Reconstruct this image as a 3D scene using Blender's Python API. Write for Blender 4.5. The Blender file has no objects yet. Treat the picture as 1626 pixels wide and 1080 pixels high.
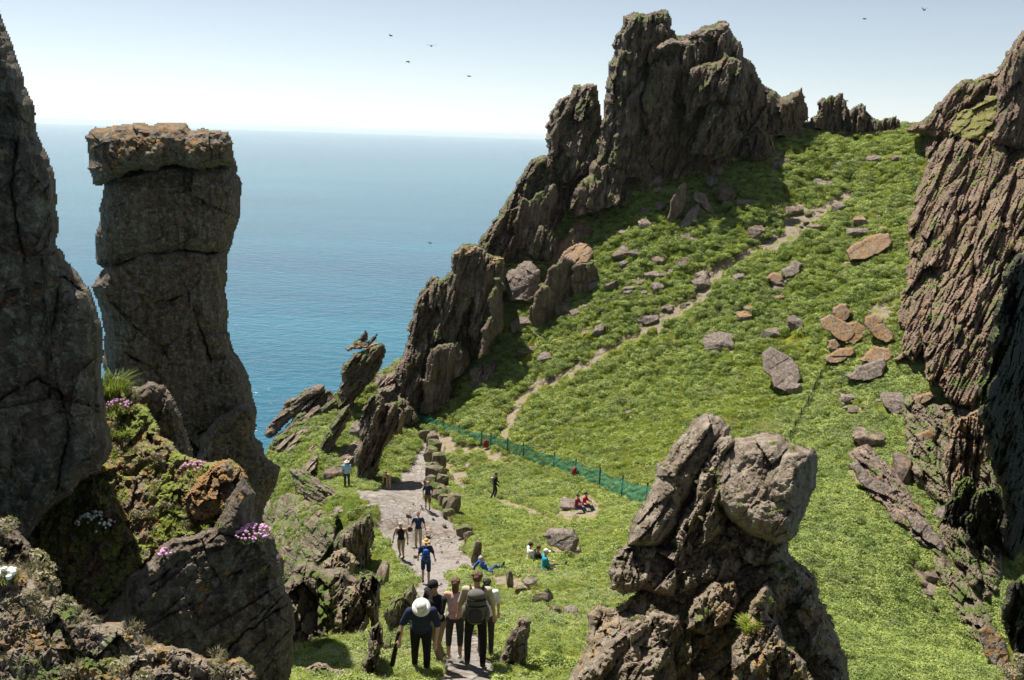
import bpy, math, random
import numpy as np
from mathutils import Vector, Matrix

# ------------------------------------------------------------------ camera, sky, sun, exposure
scene = bpy.context.scene
COL = scene.collection
F, CU, CV = 1408.0, 813.0, 540.0            # focal length and centre in photo pixels (1626 x 1080)
PITCH, ROLL = math.radians(13.0), math.radians(1.85)
fw = np.array([0, math.cos(PITCH), -math.sin(PITCH)])
rt0 = np.array([1.0, 0, 0]); up0 = np.cross(rt0, fw)
rt = rt0 * math.cos(ROLL) + up0 * math.sin(ROLL)
up = up0 * math.cos(ROLL) - rt0 * math.sin(ROLL)
cam = bpy.data.cameras.new("camera"); camo = bpy.data.objects.new("camera", cam); COL.objects.link(camo)
camo.matrix_world = Matrix([[rt[i], up[i], -fw[i], 0] for i in range(3)] + [[0, 0, 0, 1]])
cam.sensor_width = 36.0; cam.lens = 36.0 * F / 1626.0
cam.clip_start = 0.2; cam.clip_end = 200000
scene.camera = camo

SUN_AZ, SUN_EL = math.radians(-37), math.radians(60)      # azimuth measured from +Y (view direction), negative = left
sdir = np.array([math.sin(SUN_AZ) * math.cos(SUN_EL), math.cos(SUN_AZ) * math.cos(SUN_EL), math.sin(SUN_EL)])
world = bpy.data.worlds.new("World"); scene.world = world; world.use_nodes = True
wn = world.node_tree.nodes; wl = world.node_tree.links
sky = wn.new("ShaderNodeTexSky"); sky.sky_type = 'NISHITA'; sky.sun_disc = False
sky.sun_elevation = SUN_EL; sky.sun_rotation = SUN_AZ
sky.altitude = 150; sky.air_density = 1.0; sky.dust_density = 0.0; sky.ozone_density = 1.0
tint = wn.new("ShaderNodeMix"); tint.data_type = 'RGBA'; tint.blend_type = 'MULTIPLY'; tint.inputs[0].default_value = 1.0
tint.inputs[7].default_value = (0.95, 1.01, 1.07, 1)
bw = wn.new("ShaderNodeRGBToBW"); pale = wn.new("ShaderNodeMix"); pale.data_type = 'RGBA'; pale.inputs[0].default_value = 0.62     # sea mist greys the sky
wl.new(sky.outputs[0], bw.inputs[0]); wl.new(sky.outputs[0], pale.inputs[6]); wl.new(bw.outputs[0], pale.inputs[7])
wl.new(pale.outputs[2], tint.inputs[6]); wl.new(tint.outputs[2], wn["Background"].inputs[0]); wn["Background"].inputs[1].default_value = 0.064
sun = bpy.data.lights.new("sun", 'SUN'); sun.energy = 5.0; sun.angle = math.radians(0.5); sun.color = (1.0, 0.95, 0.87)
suno = bpy.data.objects.new("sun", sun); COL.objects.link(suno)
suno.rotation_euler = Vector((-sdir[0], -sdir[1], -sdir[2])).to_track_quat('-Z', 'Y').to_euler()
scene.view_settings.view_transform = 'Standard'; scene.view_settings.look = 'None'
scene.view_settings.exposure = 0.88; scene.view_settings.gamma = 1.0
try:
    scene.cycles.max_bounces = 6; scene.cycles.diffuse_bounces = 3; scene.cycles.transparent_max_bounces = 12
    scene.cycles.use_denoising = True
except Exception: pass

# ------------------------------------------------------------------ small numeric tools
def ray(u, v):
    u = np.asarray(u, float); v = np.asarray(v, float)
    d = fw[None] * F + (u.ravel()[:, None] - CU) * rt[None] - (v.ravel()[:, None] - CV) * up[None]
    return d / np.linalg.norm(d, axis=1)[:, None]
def pt(u, v, r): return ray([u], [v])[0] * r
def h32(x, y, s):
    x = np.asarray(x).astype(np.int64); y = np.asarray(y).astype(np.int64)
    n = (x * 374761393 + y * 668265263 + int(s) * 974634777) & 0xffffffff
    n = ((n ^ (n >> 13)) * 1274126177) & 0xffffffff
    n = ((n ^ (n >> 16)) * 2246822519) & 0xffffffff
    return ((n ^ (n >> 15)) & 0xffffff) / float(0x1000000)
def vnoise(x, y, s=0):
    xi = np.floor(x); yi = np.floor(y); fx = x - xi; fy = y - yi
    fx = fx * fx * (3 - 2 * fx); fy = fy * fy * (3 - 2 * fy)
    a = h32(xi, yi, s); b = h32(xi + 1, yi, s); c = h32(xi, yi + 1, s); d = h32(xi + 1, yi + 1, s)
    return (a * (1 - fx) + b * fx) * (1 - fy) + (c * (1 - fx) + d * fx) * fy - 0.5
def fbm(x, y, s=0, o=4, g=0.5):
    t = 0; a = 1.0
    for i in range(o):
        t = t + a * vnoise(x, y, s + i * 17); x = x * 2.03 + 5.1; y = y * 2.03 - 3.7; a *= g
    return t
def voro(x, y, s=0, jit=0.95):
    """cell value, two tilt values, offset to the cell's point, edge distance"""
    xi = np.floor(x); yi = np.floor(y)
    f1 = np.full(x.shape, 9.0); f2 = f1.copy(); hv = np.zeros(x.shape); ga = hv.copy(); gb = hv.copy(); ox = hv.copy(); oy = hv.copy()
    for i in (-1, 0, 1):
        for j in (-1, 0, 1):
            cx = xi + i; cy = yi + j
            dx = x - (cx + 0.5 + jit * (h32(cx, cy, s) - 0.5)); dy = y - (cy + 0.5 + jit * (h32(cx, cy, s + 1) - 0.5))
            d = dx * dx + dy * dy
            m = d < f1
            f2 = np.where(m, f1, np.minimum(f2, d)); f1 = np.where(m, d, f1)
            hv = np.where(m, h32(cx, cy, s + 2) - 0.5, hv); ga = np.where(m, h32(cx, cy, s + 3) - 0.5, ga)
            gb = np.where(m, h32(cx, cy, s + 4) - 0.5, gb); ox = np.where(m, dx, ox); oy = np.where(m, dy, oy)
    return hv, ga, gb, ox, oy, np.sqrt(f2) - np.sqrt(f1)
def sstep(a, b, x):
    t = np.clip((x - a) / (b - a), 0, 1); return t * t * (3 - 2 * t)
def mesh_np(name, V, Q, mat=None, parent=None, smooth=False, attrs=None, link=True):
    me = bpy.data.meshes.new(name); V = np.asarray(V, np.float32); Q = np.asarray(Q, np.int32); k = Q.shape[1]
    me.vertices.add(len(V)); me.vertices.foreach_set("co", V.ravel())
    me.loops.add(Q.size); me.loops.foreach_set("vertex_index", Q.ravel())
    me.polygons.add(len(Q)); me.polygons.foreach_set("loop_start", np.arange(len(Q), dtype=np.int32) * k)
    me.polygons.foreach_set("loop_total", np.full(len(Q), k, np.int32))
    me.polygons.foreach_set("use_smooth", np.full(len(Q), smooth, bool))
    me.update(calc_edges=True)
    for an, val in (attrs or {}).items():
        val = np.asarray(val, np.float32)
        if val.ndim == 2:
            a = me.attributes.new(an, 'FLOAT_VECTOR', 'POINT'); a.data.foreach_set("vector", val.ravel())
        else:
            a = me.attributes.new(an, 'FLOAT', 'POINT'); a.data.foreach_set("value", val)
    if mat: me.materials.append(mat)
    o = bpy.data.objects.new(name, me)
    if link: COL.objects.link(o)
    if parent: o.parent = parent
    return o
def tag(o, label=None, cat=None, group=None, kind=None):
    if label: o["label"] = label
    if cat: o["category"] = cat
    if group: o["group"] = group
    if kind: o["kind"] = kind
    return o
def empty(name, loc, rz=0.0):
    o = bpy.data.objects.new(name, None); o.location = loc; o.rotation_euler = (0, 0, rz); o.empty_display_size = 0.2
    COL.objects.link(o); return o

# ------------------------------------------------------------------ node materials
class NT:
    def __init__(s, name):
        s.m = bpy.data.materials.new(name); s.m.use_nodes = True; s.t = s.m.node_tree; s.n = s.t.nodes; s.l = s.t.links
        s.b = s.n["Principled BSDF"]; s.out = s.n["Material Output"]
        s.tc = s.n.new("ShaderNodeTexCoord"); s.geo = s.n.new("ShaderNodeNewGeometry")
        s.b.inputs["Specular IOR Level"].default_value = 0.25; s.b.inputs["Roughness"].default_value = 0.85
    def lk(s, a, b): s.l.new(a, b)
    def noise(s, scale, det=6, rough=0.6, vec=None, dist=0.0, stretch=None, rot=None):
        n = s.n.new("ShaderNodeTexNoise"); n.inputs["Scale"].default_value = scale; n.inputs["Detail"].default_value = det
        n.inputs["Roughness"].default_value = rough; n.inputs["Distortion"].default_value = dist
        v = vec or s.tc.outputs["Object"]
        if stretch or rot:
            mp = s.n.new("ShaderNodeMapping"); s.lk(v, mp.inputs[0]); v = mp.outputs[0]
            if stretch: mp.inputs["Scale"].default_value = stretch
            if rot: mp.inputs["Rotation"].default_value = rot
        s.lk(v, n.inputs["Vector"]); return n.outputs["Fac"]
    def ramp(s, fac, stops, interp='LINEAR'):
        r = s.n.new("ShaderNodeValToRGB"); r.color_ramp.interpolation = interp; e = r.color_ramp.elements
        while len(e) < len(stops): e.new(0.5)
        for el, (p, c) in zip(e, stops):
            el.position = p; el.color = (*c, 1) if len(c) == 3 else c
        s.lk(fac, r.inputs[0]); return r.outputs[0]
    def fr(s, fac, a, b):
        m = s.n.new("ShaderNodeMapRange"); m.inputs[1].default_value = a; m.inputs[2].default_value = b
        m.interpolation_type = 'SMOOTHSTEP'; s.lk(fac, m.inputs[0]); return m.outputs[0]
    def math(s, op, a, b):
        m = s.n.new("ShaderNodeMath"); m.operation = op
        for i, q in ((0, a), (1, b)):
            if isinstance(q, (int, float)): m.inputs[i].default_value = q
            else: s.lk(q, m.inputs[i])
        return m.outputs[0]
    def mix(s, fac, a, b, mode='MIX'):
        m = s.n.new("ShaderNodeMix"); m.data_type = 'RGBA'; m.blend_type = mode
        for i, q in ((0, fac), (6, a), (7, b)):
            if isinstance(q, (int, float)): m.inputs[i].default_value = q
            elif isinstance(q, tuple): m.inputs[i].default_value = (*q, 1)
            else: s.lk(q, m.inputs[i])
        return m.outputs[2]
    def bump(s, h, strength, dist, prev=None):
        b = s.n.new("ShaderNodeBump"); b.inputs["Strength"].default_value = strength; b.inputs["Distance"].default_value = dist
        s.lk(h, b.inputs["Height"])
        if prev: s.lk(prev, b.inputs["Normal"])
        return b.outputs[0]
    def attr(s, name):
        a = s.n.new("ShaderNodeAttribute"); a.attribute_name = name; return a
    def nz(s):
        x = s.n.new("ShaderNodeSeparateXYZ"); s.lk(s.geo.outputs["Normal"], x.inputs[0]); return x.outputs[2]

def rock_mat(name, c0, c1, c2, sc=1.0, moss=0.0, orange=0.0, pale=0.0, strata=(0, 0.35, 0), mosscol=((0.05, 0.085, 0.014), (0.11, 0.16, 0.025)), moss_lo=0.35):
    n = NT(name); pos = n.geo.outputs["Position"]
    big = n.noise(0.35 * sc, 5, 0.6, pos); mid = n.noise(2.2 * sc, 6, 0.65, pos, 0.4)
    fine = n.noise(14 * sc, 6, 0.75, pos); st = n.noise(1.6 * sc, 5, 0.6, pos, 0.3, (3.2, 1.6, 0.35), strata)
    col = n.ramp(mid, [(0.3, c0), (0.52, c1), (0.72, c2)])
    col = n.mix(n.fr(st, 0.35, 0.68), col, n.mix(1.0, col, (0.55, 0.5, 0.48), 'MULTIPLY'))
    col = n.mix(0.55, col, n.ramp(big, [(0.3, (0.62, 0.6, 0.6)), (0.7, (1.35, 1.3, 1.2))]), 'MULTIPLY')
    col = n.mix(0.7, col, n.ramp(fine, [(0.32, (0.45, 0.43, 0.42)), (0.55, (1, 1, 1)), (0.72, (1.6, 1.55, 1.45))]), 'MULTIPLY')
    upf = n.nz()
    if pale:
        p = n.math('MULTIPLY', n.fr(n.noise(5.5 * sc, 5, 0.75, pos, 0.6), 0.5, 0.62), pale)
        col = n.mix(p, col, n.ramp(fine, [(0.3, (0.14, 0.13, 0.10)), (0.7, (0.44, 0.42, 0.34))]))
    if orange:
        p = n.math('MULTIPLY', n.fr(n.noise(2.6 * sc, 5, 0.7, pos, 0.8), 0.66 - 0.22 * orange, 0.72 - 0.22 * orange), n.fr(upf, -0.2, 0.5))
        p2 = n.math('MULTIPLY', p, n.fr(n.noise(22 * sc, 4, 0.7, pos), 0.35, 0.55))
        col = n.mix(n.math('MULTIPLY', p2, 0.85), col, n.ramp(fine, [(0.3, (0.20, 0.10, 0.02)), (0.7, (0.46, 0.24, 0.045))]))
    if moss:
        p = n.math('MULTIPLY', n.fr(upf, moss_lo, moss_lo + 0.3), n.fr(n.noise(1.1 * sc, 5, 0.65, pos), 0.62 - 0.25 * moss, 0.72 - 0.25 * moss))
        col = n.mix(p, col, n.ramp(fine, [(0.3, mosscol[0]), (0.65, mosscol[1])]))
    n.lk(col, n.b.inputs["Base Color"])
    b = n.bump(st, 0.7, 0.15 / sc); b = n.bump(mid, 0.6, 0.10 / sc, b); b = n.bump(fine, 0.9, 0.045 / sc, b)
    n.lk(b, n.b.inputs["Normal"]); n.b.inputs["Roughness"].default_value = 0.9
    return n.m
M = {}
# far crags, in metres: sc is small for features about half a metre across
M['crag'] = rock_mat('dark_crag_rock', (0.11, 0.084, 0.062), (0.19, 0.15, 0.114), (0.29, 0.24, 0.19), 0.55, moss=0.5, orange=0.25, strata=(0, 0.3, 0))
M['crag_bare'] = rock_mat('bare_crag_rock', (0.15, 0.115, 0.09), (0.25, 0.20, 0.16), (0.36, 0.30, 0.25), 0.55, moss=0.15, orange=0.35, strata=(0, 0.3, 0))
M['strata'] = rock_mat('brown_strata_rock', (0.135, 0.096, 0.07), (0.235, 0.175, 0.132), (0.34, 0.275, 0.215), 0.6, moss=0.4, orange=0.42, strata=(0, 0.45, 0))
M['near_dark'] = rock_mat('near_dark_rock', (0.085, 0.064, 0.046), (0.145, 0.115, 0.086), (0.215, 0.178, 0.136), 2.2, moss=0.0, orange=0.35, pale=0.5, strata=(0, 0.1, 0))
M['near_lichen'] = rock_mat('near_lichen_rock', (0.15, 0.118, 0.088), (0.25, 0.206, 0.156), (0.37, 0.32, 0.245), 2.6, moss=0.3, orange=0.6, pale=0.7, strata=(0, 0.2, 0))
M['near_ledge'] = rock_mat('grassy_ledge_earth', (0.12, 0.092, 0.062), (0.21, 0.168, 0.115), (0.32, 0.27, 0.185), 3.0, moss=0.7, orange=0.75, pale=0.5, mosscol=((0.08, 0.11, 0.015), (0.22, 0.26, 0.04)), moss_lo=0.2)
M['block'] = rock_mat('weathered_block_rock', (0.15, 0.12, 0.09), (0.27, 0.222, 0.17), (0.39, 0.335, 0.265), 2.0, moss=0.0, orange=0.12, pale=0.5, strata=(0, 0.5, 0))
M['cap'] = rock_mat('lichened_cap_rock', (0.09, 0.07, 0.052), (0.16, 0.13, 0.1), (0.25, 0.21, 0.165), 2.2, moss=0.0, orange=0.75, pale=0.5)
M['shade_dark'] = rock_mat('shade_darkened_rock', (0.03, 0.026, 0.02), (0.055, 0.047, 0.036), (0.09, 0.078, 0.06), 0.6, moss=0.7, orange=0.0, strata=(0, 0.4, 0))  # deep shade of the right-hand cliff painted into the rock colour
M['crest'] = rock_mat('orange_lichen_rock', (0.13, 0.10, 0.075), (0.22, 0.175, 0.13), (0.34, 0.285, 0.21), 2.6, moss=0.3, orange=1.1, pale=0.4)
M['gully'] = rock_mat('gully_rock', (0.12, 0.092, 0.066), (0.21, 0.168, 0.123), (0.33, 0.275, 0.208), 1.2, moss=0.55, orange=0.3, pale=0.4, strata=(0, -0.5, 0))
M['stone'] = rock_mat('slope_stone', (0.14, 0.112, 0.094), (0.24, 0.20, 0.172), (0.34, 0.295, 0.255), 1.4, moss=0.0, orange=0.1, pale=0.3, strata=(1.2, 0.3, 0))
M['stone_orange'] = rock_mat('lichened_slope_stone', (0.15, 0.12, 0.10), (0.25, 0.205, 0.175), (0.36, 0.31, 0.26), 1.2, moss=0.0, orange=0.9, pale=0.3, strata=(1.2, 0.3, 0))
# ------------------------------------------------------------------ the ground: height control points
CTRL = []     # x, y, z
for (u, v, r) in [
    # path and steps
    (740, 1070, 17.2), (715, 985, 26), (676, 925, 38), (648, 880, 46), (680, 808, 57), (617, 775, 67), (690, 720, 76), (668, 676, 86),
    # grass right of the path up to the fence
    (850, 1050, 18.5), (815, 1052, 18.3), (620, 1060, 17.5), (940, 1040, 20), (784, 792, 57), (925, 825, 47.5), (865, 905, 36), (890, 870, 40.5), (780, 915, 35.5), (1000, 800, 52), (960, 900, 35),
    (900, 975, 27), (727, 695, 79), (880, 745, 66), (955, 782, 57),
    # great slope behind the fence
    (700, 638, 87), (800, 580, 86), (860, 500, 90), (900, 420, 96), (950, 340, 101), (900, 650, 74), (1000, 600, 76), (1000, 500, 84), (1000, 400, 92), (1000, 310, 100), (1000, 700, 65),
    (1100, 640, 69), (1100, 450, 87), (1100, 300, 103), (1200, 600, 72), (1200, 500, 80.5), (1200, 400, 90), (1200, 300, 102), (1200, 225, 112), (1300, 600, 70), (1300, 500, 79), (1300, 400, 89), (1300, 300, 104),
    (1300, 205, 122), (1400, 600, 68), (1400, 500, 77), (1400, 400, 88), (1400, 300, 103), (1400, 215, 121), (1450, 207, 124), (1480, 300, 100), (1470, 420, 85), (1500, 560, 71),
    (880, 300, 103.5), (850, 360, 100.5), (810, 430, 97), (850, 420, 97), (760, 500, 94), (720, 560, 91.5), (680, 610, 89.5), (925, 262, 106), (965, 225, 109), (1285, 203, 121), (1360, 207, 123), (1425, 204, 125), (1550, 215, 108), (1560, 350, 92), (1560, 450, 82),
    # falling ground at lower right
    (1250, 700, 61), (1400, 700, 60), (1300, 800, 49), (1450, 850, 49), (1300, 900, 39), (1400, 1000, 37), (1500, 1060, 37), (1560, 900, 50), (1600, 1000, 45), (1550, 760, 58), (1650, 800, 58),
    # ridge left of the saddle
    (560, 740, 72), (500, 735, 73), (520, 690, 80), (600, 690, 80), (470, 690, 83), (525, 640, 89), (485, 672, 86), (445, 700, 83.5), (575, 610, 92), (560, 640, 88), (620, 600, 92), (500, 775, 58), (545, 800, 50),
    # rocky bank left of the path
    (620, 1000, 22), (625, 930, 33), (600, 860, 44), (600, 1075, 17), (520, 960, 35), (500, 1040, 31), (545, 1050, 25), (480, 930, 40),
]:
    CTRL.append(tuple(pt(u, v, r)))
CTRL += [(0, 0, -1.75), (0.2, 5, -4.2), (-4, 5, -4.4), (5, 6, -5.2), (-7, 10, -8.4), (6, 11, -9.2), (10, 19, -13), (16, 24, -15.5), (22, 22, -18), (32, 30, -21), (46, 40, -25), (-8, 20, -13.5), (-12, 30, -21), (-12, 42, -25),
         (-24, 60, -42), (-31, 84, -55), (-28, 102, -62), (-18, 118, -60), (-45, 60, -75), (-30, 30, -50), (-20, 12, -28), (-45, 100, -95), (-6, 124, -44), (6, 134, -36), (25, 140, -22), (44, 136, -8), (58, 140, -16), (75, 135, -6), (75, 112, 8),
         (62, 98, 8), (64, 82, 0), (60, 62, -14), (60, 45, -24), (40, 160, -50), (0, 170, -100), (80, 170, -50), (-60, 150, -140), (100, 100, 5), (100, 50, -25)]
CTRL = np.array(CTRL)
def _tps(r2): return 0.5 * r2 * np.log(r2 + 1e-9)
def _fit(P, lam=2.0):
    n = len(P); d2 = ((P[:, None, :2] - P[None, :, :2]) ** 2).sum(2)
    K = _tps(d2) + lam * np.eye(n); A = np.zeros((n + 3, n + 3)); A[:n, :n] = K
    A[:n, n] = 1; A[:n, n + 1:] = P[:, :2]; A[n, :n] = 1; A[n + 1:, :n] = P[:, :2].T
    return np.linalg.solve(A, np.concatenate([P[:, 2], [0, 0, 0]]))
_W = _fit(CTRL)
GX0, GX1, GY0, GY1, GS = -75.0, 115.0, -4.0, 186.0, 0.5
_gx = np.arange(GX0, GX1, GS); _gy = np.arange(GY0, GY1, GS)
_XX, _YY = np.meshgrid(_gx, _gy)
_H = _W[len(CTRL)] + _W[len(CTRL) + 1] * _XX + _W[len(CTRL) + 2] * _YY
for _i, _p in enumerate(CTRL): _H += _W[_i] * _tps((_XX - _p[0]) ** 2 + (_YY - _p[1]) ** 2)
def H(x, y):
    x = np.asarray(x, float); y = np.asarray(y, float)
    a = np.clip((x - GX0) / GS, 0, len(_gx) - 1.001); b = np.clip((y - GY0) / GS, 0, len(_gy) - 1.001)
    i = a.astype(int); j = b.astype(int); fx = a - i; fy = b - j
    return (_H[j, i] * (1 - fx) + _H[j, i + 1] * fx) * (1 - fy) + (_H[j + 1, i] * (1 - fx) + _H[j + 1, i + 1] * fx) * fy
def ground_r(u, v, r0=3.0, r1=175.0):
    """range along the ray of each pixel to the ground (nan when it misses)"""
    D = ray(u, v); n = len(D); rs = r0 * (r1 / r0) ** np.linspace(0, 1, 520); out = np.full(n, np.nan); prev = np.full(n, 1.0)
    for k, r in enumerate(rs):
        P = D * r; f = P[:, 2] - H(P[:, 0], P[:, 1])
        hit = (f <= 0) & (prev > 0) & np.isnan(out)
        if k and hit.any(): out[hit] = rs[k - 1] + (r - rs[k - 1]) * prev[hit] / (prev[hit] - f[hit])
        prev = f
    return out
def G(u, v):
    r = ground_r([u], [v])[0]
    return r
def gp(u, v):
    r = G(u, v)
    if np.isnan(r): raise ValueError("no ground at %s %s" % (u, v))
    return pt(u, v, r)
def project(P):
    P = np.asarray(P, float); z = P @ fw
    return CU + F * (P @ rt) / z, CV - F * (P @ up) / z
def inside(poly, u, v):
    poly = np.asarray(poly, float); c = np.zeros(np.shape(u), bool); n = len(poly)
    for i in range(n):
        x0, y0 = poly[i]; x1, y1 = poly[i - 1]
        if y0 == y1: continue
        c ^= ((y0 > v) != (y1 > v)) & (u < (x1 - x0) * (v - y0) / (y1 - y0) + x0)
    return c
def pl(s): return np.array([[float(q) for q in w.split(",")] for w in s.split()])
def polydist(line, u, v):
    d = np.full(np.shape(u), 1e9)
    for (x0, y0), (x1, y1) in zip(line[:-1], line[1:]):
        L = (x1 - x0) ** 2 + (y1 - y0) ** 2 + 1e-9; t = np.clip(((u - x0) * (x1 - x0) + (v - y0) * (y1 - y0)) / L, 0, 1)
        d = np.minimum(d, np.hypot(u - x0 - t * (x1 - x0), v - y0 - t * (y1 - y0)))
    return d

# where the ground is worn: outlines drawn on the photograph, used only to find the spots on the ground
PATH = pl("690,1100 700,1060 706,1030 700,1010 676,985 662,965 660,940 664,925 650,910 634,895 618,868 598,842 604,815 596,800 566,795 558,783 600,775 636,758 655,735 668,700 660,680 652,672 668,674 684,690 686,710 680,745 676,790 690,806 716,826 730,848 742,872 752,895 738,903 722,906 712,914 716,940 708,960 722,985 760,1005 776,1040 784,1060 790,1100")
EARTH = [pl(s) for s in (
    "870,855 905,850 930,865 928,885 900,890 868,880", "892,795 940,785 958,800 950,830 905,832 878,815", "790,795 840,805 850,825 800,800",
    "1015,505 1055,505 1050,525 1015,525", "1105,435 1130,430 1125,470 1100,465", "1255,330 1300,320 1295,350 1255,385 1235,380",
    "668,672 700,690 722,702 760,708 800,720 815,735 770,726 735,722 712,716 704,724 700,742 686,730 684,700", "690,725 720,735 745,755 735,775 700,745", "720,830 750,850 740,870 715,850", "800,905 850,930 880,960 840,950 790,925",
    "1325,620 1370,640 1360,665 1330,645", "1340,720 1400,760 1440,820 1420,830 1365,775", "1450,870 1490,930 1500,1000 1470,960 1440,900", "1380,480 1420,490 1400,520 1380,510", "1120,545 1170,540 1165,560 1130,562")]
TRAIL = pl("1345,310 1320,325 1285,345 1260,375 1200,395 1150,425 1128,440 1115,470 1080,490 1040,510 1010,535 965,555 930,580 880,602 850,612 825,640 800,690")
TRAIL2 = pl("700,760 760,775 800,798 850,812 890,835")
TRAIL3 = pl("745,900 790,920 840,945 900,985")
BANK = pl("432,800 470,785 520,800 560,825 596,815 600,900 604,960 600,1000 560,1020 520,1040 480,1060 450,1000 440,900")
JIT = lambda u, v, s, a: (u + a * fbm(u / 9.0, v / 9.0, s, 3), v + a * fbm(u / 9.0, v / 9.0, s + 5, 3))
def ground_masks(u, v):
    ju, jv = JIT(u, v, 31, 9.0)
    path = inside(PATH, ju, jv)
    ju, jv = JIT(u, v, 77, 16.0)
    e = np.zeros(np.shape(u), bool)
    for q in EARTH: e |= inside(q, ju, jv)
    ju, jv = JIT(u, v, 77, 6.0)
    t = polydist(TRAIL, ju, jv) < 7.0 + 3.5 * (vnoise(u / 25., v / 25., 5) + 0.2) + (v < 520) * 2.0
    e |= t; e |= polydist(TRAIL2, ju, jv) < 4; e |= polydist(TRAIL3, ju, jv) < 5
    return path, e
def lumps(x, y):
    """turf hummocks, in metres"""
    a = 1 - np.abs(fbm(x * 0.55, y * 0.8, 3, 3)) * 3.2
    b = 1 - np.abs(fbm(x * 1.5, y * 2.1, 9, 3)) * 3.0
    far = sstep(60, 82, y)
    return (0.10 + 0.34 * far) * a + (0.05 + 0.16 * far) * b + 0.35 * fbm(x * 0.12, y * 0.12, 40, 3)

def build_ground():
    na, nr = 1250, 1300
    az = np.radians(np.linspace(-44, 42, na)); rr = 5.5 * (186 / 5.5) ** np.linspace(0, 1, nr)
    A, R = np.meshgrid(az, rr); X = R * np.sin(A); Y = R * np.cos(A)
    keep = (X > GX0) & (X < GX1) & (Y < GY1 - 1)
    Z = H(X, Y); P = np.stack([X, Y, Z], -1).reshape(-1, 3)
    u, v = project(P)
    path, earth = ground_masks(u, v)
    front = (P @ fw > 1)
    path &= front; earth &= front
    bare = path | earth
    Zl = Z.ravel() + np.where(bare, 0.04 * fbm(X.ravel() * 3, Y.ravel() * 3, 8, 3) - 0.03, lumps(X.ravel(), Y.ravel()))
    P[:, 2] = Zl
    # tint: x = path, y = earth, z = grass tone (dry / lush)
    tone = np.clip(0.5 + 0.9 * fbm(X.ravel() * 0.09, Y.ravel() * 0.09, 61, 4), 0, 1)
    idx = np.arange(na * nr).reshape(nr, na)
    Q = np.stack([idx[:-1, :-1], idx[:-1, 1:], idx[1:, 1:], idx[1:, :-1]], -1).reshape(-1, 4)
    kk = keep.reshape(-1); Q = Q[kk[Q].all(1)]
    used = np.zeros(len(P), bool); used[Q] = True; mp = np.cumsum(used) - 1
    n = NT('turf'); pos = n.geo.outputs["Position"]; at = n.attr('tint')
    sx = n.n.new("ShaderNodeSeparateXYZ"); n.lk(at.outputs["Vector"], sx.inputs[0])
    f1 = n.noise(1.2, 6, 0.65, pos); f2 = n.noise(7, 5, 0.7, pos); f3 = n.noise(26, 3, 0.7, pos)
    g = n.ramp(f1, [(0.3, (0.055, 0.075, 0.012)), (0.5, (0.10, 0.135, 0.02)), (0.7, (0.17, 0.20, 0.032))])
    g = n.mix(n.fr(sx.outputs[2], 0.3, 0.75), g, n.mix(1.0, g, (1.35, 1.1, 0.9), 'MULTIPLY'))
    d = n.noise(0.22, 5, 0.65, pos); g = n.mix(n.math('MULTIPLY', n.fr(d, 0.52, 0.66), 0.55), g, (0.19, 0.165, 0.06))
    g = n.mix(0.8, g, n.ramp(f2, [(0.3, (0.4, 0.42, 0.4)), (0.6, (1.1, 1.1, 1.1)), (0.75, (1.5, 1.45, 1.3))]), 'MULTIPLY')
    e = n.ramp(f2, [(0.3, (0.14, 0.105, 0.075)), (0.5, (0.24, 0.19, 0.14)), (0.7, (0.34, 0.29, 0.235))])
    p = n.ramp(f2, [(0.3, (0.165, 0.145, 0.128)), (0.5, (0.25, 0.226, 0.205)), (0.7, (0.33, 0.305, 0.28))])
    p = n.mix(n.fr(n.noise(0.5, 4, 0.6, pos), 0.5, 0.65), p, n.mix(1.0, p, (0.82, 0.76, 0.7), 'MULTIPLY'))
    vo = n.n.new("ShaderNodeTexVoronoi"); vo.feature = 'DISTANCE_TO_EDGE'; vo.inputs["Scale"].default_value = 2.3; n.lk(pos, vo.inputs["Vector"])
    vc = n.n.new("ShaderNodeTexVoronoi"); vc.inputs["Scale"].default_value = 2.3; n.lk(pos, vc.inputs["Vector"]); cb = n.n.new("ShaderNodeRGBToBW"); n.lk(vc.outputs["Color"], cb.inputs[0])
    cob = n.math('MULTIPLY', n.fr(n.noise(0.35, 4, 0.6, pos), 0.42, 0.56), 0.8)
    p = n.mix(cob, p, n.mix(1.0, n.mix(n.fr(vo.outputs["Distance"], 0.0, 0.09), (0.55, 0.5, 0.45), n.ramp(cb.outputs[0], [(0.2, (0.8, 0.78, 0.76)), (0.8, (1.3, 1.28, 1.25))])), p, 'MULTIPLY'))
    e = n.mix(n.fr(f1, 0.5, 0.62), e, g)
    col = n.mix(sx.outputs[1], g, e); col = n.mix(sx.outputs[0], col, p)
    n.lk(col, n.b.inputs["Base Color"]); n.b.inputs["Roughness"].default_value = 0.95; n.b.inputs["Specular IOR Level"].default_value = 0.1
    b = n.bump(f2, 0.8, 0.10); b = n.bump(f3, 0.6, 0.03, b); b = n.bump(n.math('MULTIPLY', n.math('MULTIPLY', n.fr(vo.outputs['Distance'], 0.0, 0.12), cob), sx.outputs[0]), 0.8, 0.05, b); n.lk(b, n.b.inputs["Normal"])
    o = mesh_np("ground", P[used], mp[Q], n.m, smooth=True, attrs={'tint': np.stack([path, earth & ~path, tone], -1)[used].astype(float)})
    tag(o, "green turf slope and saddle with worn earth", "ground", kind="structure")
    return o
GROUND = build_ground()

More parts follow.
